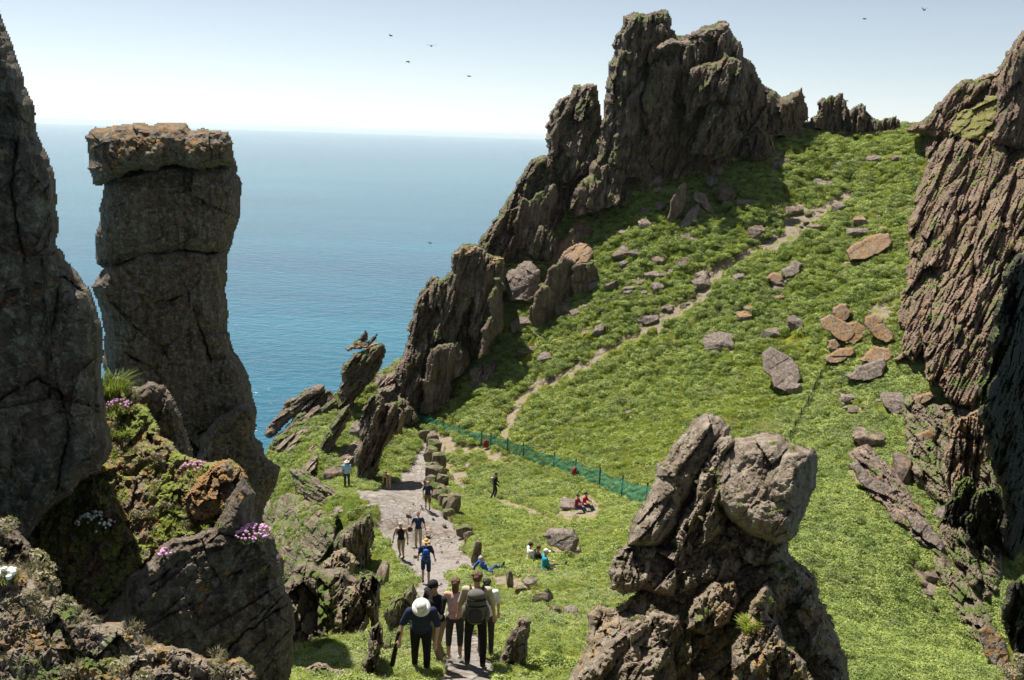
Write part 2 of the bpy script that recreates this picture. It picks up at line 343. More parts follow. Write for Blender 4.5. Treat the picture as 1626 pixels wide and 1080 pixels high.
# ------------------------------------------------------------------ sea
def build_sea():
    n = NT('sea_water'); pos = n.geo.outputs["Position"]
    n.b.inputs["Base Color"].default_value = (0.012, 0.085, 0.12, 1); n.b.inputs["Roughness"].default_value = 0.16
    n.b.inputs["IOR"].default_value = 1.33; n.b.inputs["Specular IOR Level"].default_value = 0.5
    patches = n.noise(0.004, 4, 0.6, pos, 0.5, (0.35, 1.4, 1))
    col = n.ramp(patches, [(0.35, (0.006, 0.075, 0.125)), (0.65, (0.012, 0.115, 0.17))])
    n.lk(col, n.b.inputs["Base Color"])
    w1 = n.noise(0.09, 4, 0.6, pos, 0.2, (0.8, 1.3, 1), (0, 0, 0.5)); w2 = n.noise(0.45, 3, 0.6, pos)
    b = n.bump(w1, 0.55, 3.0); b = n.bump(w2, 0.5, 0.7, b); n.lk(b, n.b.inputs["Normal"])
    R = 45000.0; k = 96
    ang = np.linspace(0, 2 * math.pi, k, endpoint=False); V = [(0, 0, -150)]; rad = [60, 400, 2000, 9000, R]
    for r in rad: V += [(r * math.cos(a), r * math.sin(a), -150) for a in ang]
    me = bpy.data.meshes.new("sea"); Fc = [(0, 1 + i, 1 + (i + 1) % k) for i in range(k)]
    for j in range(len(rad) - 1):
        for i in range(k): a = 1 + j * k; Fc.append((a + i, a + k + i, a + k + (i + 1) % k, a + (i + 1) % k))
    me.from_pydata(V, [], Fc); me.materials.append(n.m); o = bpy.data.objects.new("sea", me); COL.objects.link(o)
    tag(o, "blue open sea running out to a hazy horizon", "sea", kind="structure")
build_sea()
# ------------------------------------------------------------------ crags: outlines given real distance, lean, thickness and faceted relief
def roughen(P, amp, rng, minlen=5.0):
    P = [np.array(p) for p in P]
    for it in range(6):
        out = []; ch = False
        for i, a in enumerate(P):
            b = P[(i + 1) % len(P)]; L = np.hypot(*(b - a)); out.append(a)
            if L > minlen * 1.6:
                ch = True; nrm = np.array([-(b - a)[1], (b - a)[0]]) / L
                out.append((a + b) / 2 + nrm * rng.normal(0, amp * min(L, 60) * 0.5))
        P = out
        if not ch: break
    return np.array(P)
def S(poly, at=None, base=None, off=0.0, lean=10, yaw=0, T=1.5, ang=15, ws=16, wt=60, amp=0.6, w=14, rough=0.16, step=2.0, back=None, mat=0, groove=0.22, grow=0.0, fine=0.2, dig=None, warp=0.14, follow=None, cracks=None, cw=3.5, cd=0.2, grain=0.0):
    return dict(locals())
_seed = [100]
def relief(s):
    _seed[0] += 13; seed = _seed[0]; rng = np.random.default_rng(seed)
    P0 = pl(s['poly']); dig = s['dig'] if s['dig'] is not None else (12 if s['base'] is not None else 0)
    area = np.sum(P0[:, 0] * np.roll(P0[:, 1], -1) - np.roll(P0[:, 0], -1) * P0[:, 1])
    low = np.zeros(len(P0), bool); vmid = 0.5 * (P0[:, 1].min() + P0[:, 1].max())
    if dig:
        for i in range(len(P0)):
            j = (i + 1) % len(P0); dx, dy = P0[j] - P0[i]
            if area > 0: dx, dy = -dx, -dy
            if dx > 0.75 * abs(dy) and max(P0[i, 1], P0[j, 1]) > vmid: low[i] = low[j] = True
        P0[low, 1] += dig
    P = roughen(P0, s['rough'], rng)
    if s['at'] is not None: ub, vb, r = s['at']
    else:
        ub, vb = s['base']; r = G(ub, vb) + s['off']
    le, ya = math.radians(s['lean']), math.radians(s['yaw'])
    nrm = np.array([-math.sin(ya) * math.cos(le), -math.cos(ya) * math.cos(le), math.sin(le)])
    p0 = pt(ub, vb, r); mpp = r / F; st = s['step']
    u0, v0 = P.min(0) - st; u1, v1 = P.max(0) + st
    U, Vv = np.meshgrid(np.arange(u0, u1 + st, st), np.arange(v0, v1 + st, st))
    ins = inside(P, U, Vv); nr, nc = U.shape
    idx = np.arange(nr * nc).reshape(nr, nc)
    Q = np.stack([idx[:-1, :-1], idx[1:, :-1], idx[1:, 1:], idx[:-1, 1:]], -1).reshape(-1, 4)
    Q = Q[ins.ravel()[Q].all(1)]
    if len(Q) == 0: return None
    used = np.zeros(nr * nc, bool); used[Q] = True; mp = np.cumsum(used) - 1
    u = U.ravel()[used]; v = Vv.ravel()[used]; Q = mp[Q]; n = len(u)
    e = np.full(n, 1e9)
    for i in range(len(P)):
        x0, y0 = P[i]; x1, y1 = P[i - 1]; L = (x1 - x0) ** 2 + (y1 - y0) ** 2 + 1e-9
        t = np.clip(((u - x0) * (x1 - x0) + (v - y0) * (y1 - y0)) / L, 0, 1)
        e = np.minimum(e, np.hypot(u - x0 - t * (x1 - x0), v - y0 - t * (y1 - y0)))
    if dig:
        key = np.round((u - u0) / st).astype(int);
        mx = np.full(key.max() + 1, -1e9); np.maximum.at(mx, key, v); below = mx[key] - v
        side = np.minimum(key - key.min(), key.max() - key) * st
        e = np.where((below < s['w']) & (side > 4), np.maximum(e, np.minimum(side * 0.6, s['w'])), e)
    cnt = np.bincount(Q.ravel(), minlength=n); edge = cnt < 4
    e[edge] = 0
    D = ray(u, v); den = D @ nrm
    R = np.where(den < -0.03, (p0 @ nrm) / np.minimum(den, -0.03), r * 1.5)
    R = np.clip(R, r * 0.6, r * 1.5)
    if s['follow'] is not None:
        rg = ground_r(u, v, 30.0); ok = ~np.isnan(rg); lift = s['follow']
        R = np.where(ok, np.where(ok, rg, 0) - lift, np.maximum(R, np.nanmax(rg) if ok.any() else r))
    q = np.clip(e / s['w'], 0, 1); prof = 0.72 * np.clip(q / 0.4, 0, 1) + 0.28 * np.clip((q - 0.4) / 0.6, 0, 1)
    # faceted relief along the strata
    a = math.radians(s['ang']); ca, sa = math.cos(a), math.sin(a)
    su = u * ca + v * sa; sv = -u * sa + v * ca
    wx = s['warp'] * s['ws'] * fbm(u / (2.2 * s['ws']), v / (2.2 * s['ws']), seed, 3); su = su + wx; sv = sv + s['warp'] * s['ws'] * fbm(u / (1.5 * s['ws']), v / (1.5 * s['ws']), seed + 50, 3)
    rel = np.zeros(n); A = s['amp']
    for k, (fs, fa, gr) in enumerate(((1.0, 1.0, 1.0), (0.42, 0.45, 0.6), (0.2, 0.22, 0.35))):
        hv, ga, gb, ox, oy, ed = voro(su / (s['ws'] * fs), sv / (s['wt'] * fs), seed + 7 * k)
        rel += fa * A * (hv * 1.0 + ga * ox * 2.2 + gb * oy * 2.2) - s['groove'] * gr * A * 0.5 * (1 - sstep(0.0, 0.15, ed))
    rel += s['fine'] * A * fbm(u / (0.8 * s['ws']), v / (0.9 * s['ws']), seed + 90, 5)
    if s['grain']: rel += s['grain'] * 7 * mpp * (fbm(u / 7., v / 7., seed + 31, 3) + 0.9 * np.maximum(0, fbm(u / 16., v / 11., seed + 37, 3)))
    for line in (s['cracks'] or []):
        ju, jv = u + 5 * fbm(u / 14., v / 14., seed + 61, 3), v + 5 * fbm(u / 14., v / 14., seed + 66, 3)
        dd = polydist(pl(line), ju, jv); fade = sstep(-.25, .25, fbm(u / 40., v / 40., seed + 71, 2)); rel -= fade * (0.6 * s['cd'] * (1 - sstep(0.2, 1.0, dd / (s['cw'] * .6))) + 0.5 * s['cd'] * (1 - sstep(0, 1, dd / (s['cw'] * 5))))
    Rf = R - (s['T'] * prof + rel * np.clip(q * 1.6, 0, 1))
    Vf = D * Rf[:, None]
    Tb = s['back'] if s['back'] is not None else max(1.2 * s['T'], 0.25 * min(u1 - u0, v1 - v0) * mpp)
    Rb = R + Tb * prof * (1 + 0.25 * fbm(u / 40., v / 40., seed + 3, 3))
    inner = ~edge; mb = np.arange(n); mb[inner] = n + np.arange(inner.sum())
    Vb = (D * Rb[:, None])[inner]
    return np.concatenate([Vf, Vb]), np.concatenate([Q, mb[Q[:, ::-1]]])
def crag(name, label, cat, mats, slabs, group=None, smooth=False, parent=None):
    VV = []; QQ = []; MI = []; o = 0
    for s in slabs:
        rr = relief(s)
        if rr is None: continue
        VV.append(rr[0]); QQ.append(rr[1] + o); MI.append(np.full(len(rr[1]), s['mat'])); o += len(rr[0])
    V = np.concatenate(VV); c = V.mean(0); c[2] = V[:, 2].min()
    ob = mesh_np(name, V - c, np.concatenate(QQ), None, smooth=smooth, parent=parent)
    ob.location = c
    for m in mats: ob.data.materials.append(M[m])
    ob.data.polygons.foreach_set("material_index", np.concatenate(MI).astype(np.int32))
    if cat: tag(ob, label, cat, group, 'thing')
    return ob
CR = 'rock outcrop'
far = dict(fine=0.14, ws=11, wt=42, amp=0.7, T=1.6, w=10, step=1.8, rough=0.2)
def Fz(p, **k): return S(p, **{**far, **k})

# --- the high peak
r_pk = G(1040, 300)
crag("rocky_peak", "tall dark jagged peak with a twin summit rising above the green slope", "rock peak", ['crag', 'crag_bare', 'strata'], [
    Fz("955,190 958,160 960,140 966,112 970,95 975,80 985,45 988,25 1005,18 1020,22 1045,16 1062,17 1066,45 1075,55 1090,54 1105,50 1130,38 1155,33 1163,50 1178,65 1182,90 1200,105 1205,120 1215,135 1225,140 1240,152 1255,145 1264,144 1275,137 1277,160 1285,188 1275,203 1262,207 1240,203 1215,205 1195,215 1190,245 1150,272 1080,275 1040,285 1000,310 965,320 930,330 903,337 915,292 935,275 950,240 958,215", at=(1040, 300, r_pk + 2.5), lean=10, yaw=-22, T=2.5, ang=12, ws=24, wt=64, amp=1.5, w=22, back=7, dig=14),
    Fz("958,186 957,160 966,130 970,100 975,80 985,45 988,25 1005,18 1020,22 1045,16 1062,17 1066,45 1074,55 1060,62 1040,70 1030,90 1015,110 1008,160 1000,190 985,190", at=(985, 190, r_pk + 0.8), lean=12, yaw=4, T=1.8, ang=12, ws=17, wt=56, amp=1.1, w=12),
    Fz("973,226 985,195 990,160 1005,140 1022,124 1027,130 1018,215 1002,228", at=(990, 225, r_pk - 0.6), lean=8, yaw=-20, T=1.3, ang=8, ws=18, wt=90, amp=0.5),
    Fz("903,336 915,292 935,275 958,240 985,228 1020,215 1047,212 1032,245 1002,290 985,300 960,310 930,330", at=(960, 310, r_pk - 1.2), lean=32, yaw=0, T=1.8, ang=38, ws=15, wt=70, amp=1.1),
    Fz("907,337 910,305 922,284 935,288 938,310 925,328", at=(920, 335, r_pk - 3), lean=5, yaw=-20, T=1.0, ang=10, amp=0.4),
    Fz("935,322 945,290 958,278 964,290 955,318", at=(945, 320, r_pk - 3), lean=5, yaw=-20, T=1.0, ang=15, amp=0.4),
    Fz("1022,140 1030,105 1055,92 1075,84 1082,110 1075,170 1050,215 1028,222", at=(1045, 215, r_pk + 0.2), lean=14, yaw=-20, T=1.6, ang=14, ws=14, amp=1.0),
    Fz("1082,120 1095,105 1118,100 1150,80 1178,95 1190,130 1180,170 1140,160 1105,180 1085,200", at=(1120, 190, r_pk + 1.0), lean=28, yaw=6, T=1.6, ang=18, ws=13, amp=1.1),
    Fz("1098,248 1105,215 1118,185 1128,158 1142,153 1150,168 1162,150 1173,153 1168,200 1182,215 1160,245 1125,254", at=(1140, 252, r_pk + 0.5), lean=22, yaw=-8, T=1.5, ang=28, ws=10, amp=1.0),
    Fz("1172,250 1180,222 1200,205 1230,215 1235,240 1205,258", at=(1205, 258, G(1205, 258) - 0.5), lean=25, yaw=0, T=1.5, ang=10, ws=12, amp=1.0),
    Fz("1188,150 1205,122 1215,136 1225,141 1240,153 1255,146 1264,145 1274,139 1277,160 1285,188 1272,207 1250,205 1230,200 1205,196 1190,185", at=(1240, 205, G(1240, 212) + 0.5), lean=22, yaw=0, T=1.6, ang=10, ws=11, amp=1.0),
    Fz("1033,80 1048,68 1070,60 1098,56 1114,59 1108,68 1080,73 1050,80", at=(1070, 74, r_pk - 0.5), lean=58, yaw=15, T=0.5, ang=70, ws=12, wt=40, amp=0.3, w=6, mat=1),
    Fz("1088,57 1100,48 1120,45 1140,37 1158,35 1163,44 1148,52 1120,60 1095,64", at=(1120, 60, r_pk + 0.5), lean=50, yaw=15, T=0.6, ang=65, ws=12, wt=40, amp=0.35, w=6, mat=1),
])
crag("rocky_shoulder", "dark blunt crag with a lit slanting slab, left of the highest peak", CR, ['crag', 'crag_bare'], [
    Fz("860,248 866,215 872,190 880,170 893,155 905,148 910,133 925,135 935,131 949,134 951,158 956,185 965,205 975,232 960,250 930,268 900,278 878,262", at=(920, 270, r_pk + 1.5), lean=26, yaw=8, T=2.0, ang=22, ws=14, amp=1.1, back=4, dig=14),
    Fz("898,250 893,228 912,200 938,184 945,192 936,215 927,242 912,250", at=(915, 250, r_pk - 0.3), lean=42, yaw=-5, T=0.4, ang=35, ws=30, wt=60, amp=0.2, mat=1, w=6),
    Fz("868,250 872,215 882,190 893,185 890,215 884,250", at=(876, 250, r_pk), lean=8, yaw=5, T=0.8, ang=15, amp=0.4),
])
crag("slanting_crag", "dark slanting cliff stepping down from the peak shoulder to the sea side", CR, ['crag', 'crag_bare'], [
    Fz("758,392 765,372 780,355 790,343 800,325 815,300 832,268 843,252 870,247 885,253 900,268 914,285 908,320 897,345 885,365 870,390 840,400 815,403 795,400 780,402", at=(840, 400, G(845, 400) + 1.5), lean=16, yaw=-15, T=2.0, ang=25, ws=15, amp=1.2, back=4, dig=14),
    Fz("816,398 812,352 828,312 842,318 862,300 880,288 887,300 876,345 862,396 840,400", at=(840, 398, G(845, 400) - 0.2), lean=4, yaw=-25, T=1.0, ang=14, ws=16, wt=90, amp=0.5),
    Fz("766,390 772,368 790,348 800,332 806,345 798,378 786,398", at=(785, 396, G(845, 400) + 0.6), lean=25, yaw=10, T=0.8, ang=20, amp=0.6),
    Fz("883,300 890,275 905,262 935,262 945,276 930,290 915,300 908,325 890,350", at=(895, 345, G(900, 345) + 0.5), lean=20, yaw=-15, T=1.2, ang=25, ws=12, amp=0.9),
])
crag("rounded_crag", "rounded dark outcrop with grass on its crown below the slanting cliff", CR, ['crag'], [
    Fz("832,385 838,366 855,355 872,358 886,372 888,400 872,418 850,414 836,402", at=(860, 416, G(860, 416) - 0.5), lean=20, yaw=-5, T=1.3, ang=12, ws=11, amp=0.6)])
crag("leaning_slab", "tall dark leaning slab with an orange capped block on its shoulder", "rock slab", ['crag', 'crag_bare', 'stone_orange'], [
    Fz("849,512 848,464 868,432 893,404 915,416 918,440 914,470 890,486 870,502", base=(855, 510), off=-0.4, lean=2, yaw=-30, T=0.9, ang=5, ws=40, wt=70, amp=0.4),
    Fz("885,420 893,400 915,386 938,385 946,402 946,416 920,420 900,424", base=(920, 445), off=-0.4, lean=55, yaw=10, T=0.8, ang=60, ws=20, wt=40, amp=0.4, mat=2),
    Fz("912,470 912,418 945,414 950,430 944,446 930,460", base=(930, 460), off=-0.2, lean=2, yaw=-25, T=0.6, ang=5, ws=20, amp=0.3)])
crag("needle_crag", "cluster of upright dark rock blades crowned with orange lichen above the fence end", CR, ['crag', 'crag_bare', 'stone_orange'], [
    Fz("636,646 622,600 640,560 648,520 656,500 664,470 690,440 700,442 715,430 720,398 735,387 765,392 795,405 803,440 800,500 780,560 745,600 705,640 668,650", at=(690, 645, G(690, 645) + 2.0), lean=14, yaw=-20, T=2.0, ang=16, ws=16, wt=56, amp=1.3, back=4, dig=14),
    Fz("684,565 694,505 708,452 716,406 735,388 765,393 772,415 766,452 746,492 732,524 718,562 698,592", at=(720, 565, G(740, 600) - 0.2), lean=14, yaw=8, T=1.2, ang=18, ws=16, wt=110, amp=0.8),
    Fz("744,522 750,472 765,425 788,411 800,416 803,430 791,470 772,520 755,548", at=(765, 540, G(770, 580) - 0.2), lean=8, yaw=-18, T=1.1, ang=16, ws=14, wt=110, amp=0.7),
    Fz("758,572 763,522 773,472 782,441 795,439 803,452 801,490 792,532 778,562", at=(775, 568, G(775, 590) - 1.6), lean=4, yaw=-22, T=1.0, ang=12, ws=30, wt=120, amp=0.4),
    Fz("664,648 667,602 680,562 700,546 730,540 746,560 741,590 716,626 692,646", base=(700, 640), off=-0.3, lean=6, yaw=-22, T=1.2, ang=12, ws=24, wt=90, amp=0.5),
    Fz("634,644 640,592 654,562 668,545 674,560 666,602 655,644", base=(665, 650), off=0.2, lean=10, yaw=-10, T=0.9, ang=14, ws=10, wt=90, amp=0.7),
    Fz("656,502 661,476 674,456 684,438 697,437 701,455 690,490 676,506", at=(680, 500, G(690, 645) + 3), lean=5, yaw=-10, T=0.8, ang=14, amp=0.4),
    Fz("716,402 735,387 764,392 768,404 745,408 725,410", at=(740, 408, G(740, 600) - 0.9), lean=48, yaw=10, T=0.6, ang=60, amp=0.3, mat=2, w=6),
    Fz("768,420 785,404 800,408 802,418 786,424", at=(785, 424, G(770, 580) - 1.0), lean=48, yaw=10, T=0.5, ang=60, amp=0.3, mat=2, w=6),
    Fz("642,524 655,511 690,502 697,510 672,521 650,528", at=(670, 520, G(690, 645) + 0.8), lean=60, yaw=10, T=0.3, ang=75, amp=0.15, mat=1, w=5),
    Fz("738,610 745,585 775,575 790,572 785,592 762,606", base=(765, 606), off=-0.3, lean=30, yaw=0, T=0.6, ang=30, amp=0.5, mat=1)])
crag("round_boulder", "big rounded grey boulder wedged between the rock blades and the leaning slab", "boulder", ['stone'], [
    Fz("799,443 806,430 822,419 845,414 858,428 856,452 842,466 815,468 802,460", base=(830, 485), off=-0.6, lean=35, yaw=15, T=1.0, ang=80, ws=30, wt=40, amp=0.25, w=16)])
crag("capped_block", "dark block with a flat orange top, upper one above the rounded boulder", "boulder", ['stone_orange', 'crag'], [
    Fz("903,354 912,347 940,344 946,356 936,366 915,365", base=(925, 376), off=-0.4, lean=50, yaw=10, T=0.6, ang=70, amp=0.25, w=7),
    Fz("906,362 938,364 944,356 942,372 925,384 912,376", base=(925, 382), off=-0.2, lean=3, yaw=-20, T=0.4, amp=0.2, mat=1)])
crag("tilted_block", "reddish tilted block resting against the capped block's lower side", "boulder", ['stone_orange'], [
    Fz("868,412 880,390 900,374 915,366 918,380 905,396 890,410 876,420", base=(890, 412), off=-0.4, lean=35, yaw=15, T=0.6, ang=30, amp=0.35, w=8)])
# --- skyline spikes
crag("jagged_ridge", "row of small jagged rock spikes on the skyline right of the peak", CR, ['crag', 'crag_bare'], [
    Fz("1258,208 1272,200 1285,192 1298,175 1300,158 1306,152 1312,156 1318,150 1326,152 1334,146 1341,148 1346,160 1350,174 1362,166 1368,160 1376,168 1382,180 1391,188 1405,185 1414,186 1424,181 1431,190 1438,204 1420,214 1380,216 1330,214", at=(1340, 212, 119), lean=18, yaw=0, T=1.2, ang=8, ws=8, wt=50, amp=0.9, w=6, rough=0.28, dig=16)])
# --- right hand cliff
crag("strata_cliff", "high brown cliff of upright rock strata closing the right edge", "cliff", ['strata', 'crag', 'near_ledge', 'crag_bare'], [
    Fz("1436,207 1465,190 1480,175 1495,160 1510,140 1522,131 1545,126 1560,118 1580,114 1592,95 1605,75 1628,42 1660,0 1780,-40 1780,300 1640,250 1600,235 1560,240 1500,225", at=(1480, 212, 109), lean=30, yaw=14, T=2.0, ang=28, ws=20, wt=70, amp=1.3, w=14, back=5),
    Fz("1572,225 1582,150 1592,110 1608,76 1630,44 1780,-40 1780,250 1640,240 1600,235", at=(1600, 215, 101), lean=24, yaw=14, T=1.6, ang=20, ws=26, wt=90, amp=1.2, w=10),
    Fz("1500,210 1520,180 1550,165 1585,150 1592,160 1580,195 1565,222 1530,224", at=(1540, 215, 105), lean=50, yaw=20, T=0.5, ang=60, ws=20, amp=0.4, mat=2, w=8),
    Fz("1476,206 1500,196 1530,206 1560,212 1600,205 1640,215 1790,240 1790,420 1660,440 1626,410 1606,455 1592,500 1580,560 1572,640 1556,600 1544,656 1524,600 1512,642 1494,585 1478,616 1464,560 1448,578 1440,530 1424,512 1428,474 1438,432 1445,380 1452,332 1460,290 1470,244", at=(1480, 420, 84), follow=1.4, T=1.4, ang=26, ws=30, wt=130, fine=.06, amp=2.3, w=12, groove=0.7, back=3),
    Fz("1470,262 1480,212 1500,206 1530,214 1550,240 1540,290 1520,330 1500,420 1470,425 1448,400 1455,350 1462,300", at=(1490, 420, 84), follow=2.4, T=1.3, ang=26, ws=17, wt=95, fine=.06, amp=1.7, w=8, groove=0.5),
    Fz("1430,560 1436,520 1452,480 1475,440 1490,452 1482,500 1465,545 1452,578", at=(1455, 570, 75), follow=2.0, T=1.0, ang=28, ws=15, wt=90, fine=.06, amp=1.4, w=7, groove=0.5),
    Fz("1500,628 1508,560 1530,480 1552,430 1580,402 1608,420 1596,470 1578,530 1566,600 1550,648", at=(1530, 630, 72), follow=2.8, T=1.5, ang=26, ws=18, wt=105, fine=.06, amp=1.9, w=8, groove=0.5),
    Fz("1545,420 1560,340 1590,280 1640,240 1790,240 1790,430 1650,420 1610,400 1580,440 1560,470", at=(1560, 420, 80), follow=3.2, T=1.8, ang=24, ws=22, wt=105, fine=.06, amp=1.9, w=9, groove=0.5),
    Fz("1468,604 1480,560 1500,500 1516,470 1530,480 1520,540 1508,600 1500,634", at=(1500, 600, 71), follow=2.2, T=1.1, ang=26, ws=15, wt=90, fine=.06, amp=1.4, w=7, groove=0.5),
])
crag("shaded_cliff", "deeply shaded cliff under the brown strata at the right edge", "cliff", ['shade_dark', 'crag_bare'], [
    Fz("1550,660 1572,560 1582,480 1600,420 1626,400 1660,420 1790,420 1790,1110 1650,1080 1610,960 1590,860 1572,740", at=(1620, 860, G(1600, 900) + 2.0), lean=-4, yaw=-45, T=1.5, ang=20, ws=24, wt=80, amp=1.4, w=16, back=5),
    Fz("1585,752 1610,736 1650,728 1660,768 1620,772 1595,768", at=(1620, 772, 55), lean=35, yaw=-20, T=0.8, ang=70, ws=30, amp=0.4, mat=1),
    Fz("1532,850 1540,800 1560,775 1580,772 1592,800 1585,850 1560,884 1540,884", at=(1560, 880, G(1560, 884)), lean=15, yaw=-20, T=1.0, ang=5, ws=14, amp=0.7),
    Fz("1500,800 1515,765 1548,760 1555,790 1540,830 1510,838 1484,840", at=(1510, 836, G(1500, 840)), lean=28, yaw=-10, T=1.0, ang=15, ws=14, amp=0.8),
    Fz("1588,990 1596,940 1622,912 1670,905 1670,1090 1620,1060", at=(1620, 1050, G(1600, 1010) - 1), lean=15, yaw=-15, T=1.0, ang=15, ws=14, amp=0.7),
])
crag("gully_rocks", "broken brown ledges lining the right hand gully below the strata cliff", CR, ['gully', 'crag_bare'], [
    Fz("1420,640 1450,622 1500,640 1560,655 1585,760 1600,860 1590,940 1560,950 1520,900 1490,850 1470,780 1440,720", at=(1500, 780, 60), follow=0.7, T=0.9, ang=-35, ws=18, wt=50, amp=0.9, w=14, groove=0.5, back=2),
    Fz("1345,720 1380,700 1420,740 1450,790 1490,850 1505,880 1490,890 1440,840 1400,800 1370,770", at=(1430, 800, 54), follow=0.5, T=0.7, ang=-40, ws=14, wt=44, amp=0.6, w=10, back=2, mat=1),
    Fz("1476,872 1500,862 1530,900 1560,950 1590,1010 1606,1060 1584,1074 1556,1030 1520,970 1492,920", at=(1540, 960, 46), follow=0.7, T=0.6, ang=-40, ws=16, wt=40, amp=0.5, w=10, back=2)])
crag("lichened_pillar", "orange streaked rock pillar below the brown strata cliff", CR, ['stone_orange', 'strata'], [
    Fz("1506,790 1498,735 1505,692 1520,664 1545,652 1566,648 1578,662 1576,692 1562,732 1550,772 1530,800 1515,800", at=(1525, 798, G(1510, 800) - 0.4), lean=16, yaw=30, T=1.0, ang=10, ws=13, wt=60, amp=0.9, groove=0.8),
    Fz("1560,700 1566,660 1577,662 1576,700 1568,735 1556,745", at=(1562, 740, G(1510, 800) - 1.4), lean=12, yaw=30, T=0.6, ang=8, ws=9, amp=0.4)])
# --- large slabs lying on the slope
def slab(name, poly, base, label, lean=55, yaw=15, T=0.5, mat='stone_orange', back=0.7, **k):
    crag(name, label, "boulder", [mat, 'stone'], [Fz(poly, base=base, off=-0.55, lean=lean, yaw=yaw, T=T, back=back, **{**dict(ws=34, wt=50, amp=0.07, w=4, fine=.3, ang=60, dig=3, rough=0.12, step=1.2), **k})])
slab("boulder", "1300,506 1318,498 1345,512 1362,508 1376,520 1378,530 1356,546 1330,537 1304,517", (1345, 545), "widest slab of the orange pile, grey on top with orange rims", 52, 0)
slab("boulder", "1321,488 1333,481 1346,482 1356,494 1343,508 1323,503", (1340, 516), "orange block on top of the orange slab pile", 45, 10, .6)
slab("boulder", "1372,502 1388,498 1402,506 1418,528 1421,538 1406,543 1388,533 1374,516", (1400, 548), "tilted oval slab with orange rim at the right of the pile", 50, 5)
slab("boulder", "1313,540 1328,535 1337,546 1331,553 1314,551", (1325, 556), "small pinkish block between the widest slab and the wedge stone", 45, 10)
slab("boulder", "1306,567 1330,553 1357,551 1360,560 1336,573 1318,575", (1330, 577), "wedge shaped stone at the left foot of the orange pile", 50, 15)
slab("boulder", "1362,570 1385,549 1412,552 1421,562 1406,572 1384,575", (1390, 577), "grey slab lying under the tilted oval slab", 58, 10)
slab("boulder", "1338,593 1362,580 1405,568 1410,580 1400,595 1370,603 1350,601", (1375, 604), "lowest pale slab of the orange pile", 48, 15, .6, 'stone')
slab("boulder", "1417,567 1440,552 1450,553 1441,564 1422,572", (1432, 574), "yellow orange long stone at the right end of the pile", 45, 15)
slab("boulder", "1209,560 1224,550 1246,561 1268,580 1273,600 1262,612 1246,621 1228,612 1212,590", (1245, 624), "broad flat grey slab lying in the grass left of the thin dark fence", 58, 5, .35, 'stone')
slab("boulder", "1342,399 1352,388 1380,374 1412,369 1418,384 1402,397 1376,409 1350,412", (1378, 414), "big flat grey slab with an orange lower edge, high on the right slope", 55, 15)
slab("boulder", "1216,441 1227,430 1243,434 1246,444 1230,449", (1232, 452), "orange half of the split slab in the middle of the slope", 45, 15)
slab("boulder", "1238,428 1262,412 1276,418 1269,431 1247,440", (1258, 440), "grey tilted half of the split slab in the middle of the slope", 50, 15, .5, 'stone')
slab("boulder", "862,851 871,838 912,838 921,856 913,879 896,874 870,863", (892, 878), "large pale boulder alone in the grass with a dark cleft end", 40, 20, .5, 'stone', .5, w=9)
slab("boulder", "1452,690 1474,680 1486,690 1482,705 1462,712", (1470, 712), "orange cube shaped rock below the brown cliff", 40, 20)
slab("boulder", "1500,695 1506,662 1516,655 1514,675 1508,694", (1507, 696), "upright orange splinter beside the orange cube shaped rock", 20, 25)
slab("boulder", "1440,640 1452,628 1480,622 1486,628 1470,638 1450,645", (1462, 646), "orange edged lintel stone at the brown cliff's foot", 50, 15)
slab("boulder", "1552,1000 1566,990 1588,1008 1604,1040 1602,1062 1584,1064 1562,1038", (1585, 1068), "long orange topped boulder low in the right gully", 48, 10)
slab("boulder", "1440,818 1462,822 1490,848 1502,868 1492,874 1470,858 1448,838", (1480, 876), "long tilted slab at the edge of the right hand gully", 52, 10, .4, 'stone')
slab("boulder", "1345,735 1362,733 1395,762 1425,776 1420,790 1390,780 1362,760", (1400, 790), "pale crooked ledge stone left of the shaded gully", 52, 10, .4, 'stone')
slab("boulder", "1078,352 1092,334 1110,322 1114,332 1104,350 1088,360", (1095, 361), "pale leaning slab at the foot of the dark trio below the peak", 45, 15, .3, 'stone')
slab("boulder", "1096,312 1104,300 1122,308 1138,330 1128,340 1112,322", (1128, 341), "brown slab leaning to the right in the trio below the peak", 35, -10, .4, 'crag_bare')
slab("boulder", "1058,346 1064,318 1084,288 1092,290 1090,312 1074,346 1064,356", (1066, 356), "tall dark slab at the left of the trio below the peak", 10, -25, .5, 'crag')

# --- ridge left of the saddle
crag("sea_slab", "long tilted slab pointing over the sea at the ridge's far left", "rock slab", ['crag_bare', 'crag'], [
    Fz("418,692 424,676 445,652 470,630 495,612 515,609 518,622 492,650 452,676 440,692 428,698", at=(445, 690, 86), lean=34, yaw=15, T=0.9, ang=58, ws=8, wt=90, amp=0.5, w=7),
    Fz("426,705 450,682 490,664 505,670 470,700 450,718 432,722", at=(455, 712, 83), lean=26, yaw=-15, T=0.8, ang=55, ws=10, amp=0.6, mat=1)])
crag("ridge_rock", "dark broken rock carrying the long tilted slab at the ridge's sea end", CR, ['crag', 'crag_bare'], [
    Fz("426,712 440,688 470,655 512,618 528,622 544,645 528,690 480,716", at=(470, 705, 85), lean=34, yaw=5, T=.8, ang=52, ws=12, wt=60, amp=.8, w=8, dig=8),
    Fz("446,690 474,662 506,640 514,650 486,680 456,698", at=(470, 692, 84), lean=40, yaw=10, T=.6, ang=55, ws=10, wt=50, amp=.4, w=6, mat=1)])
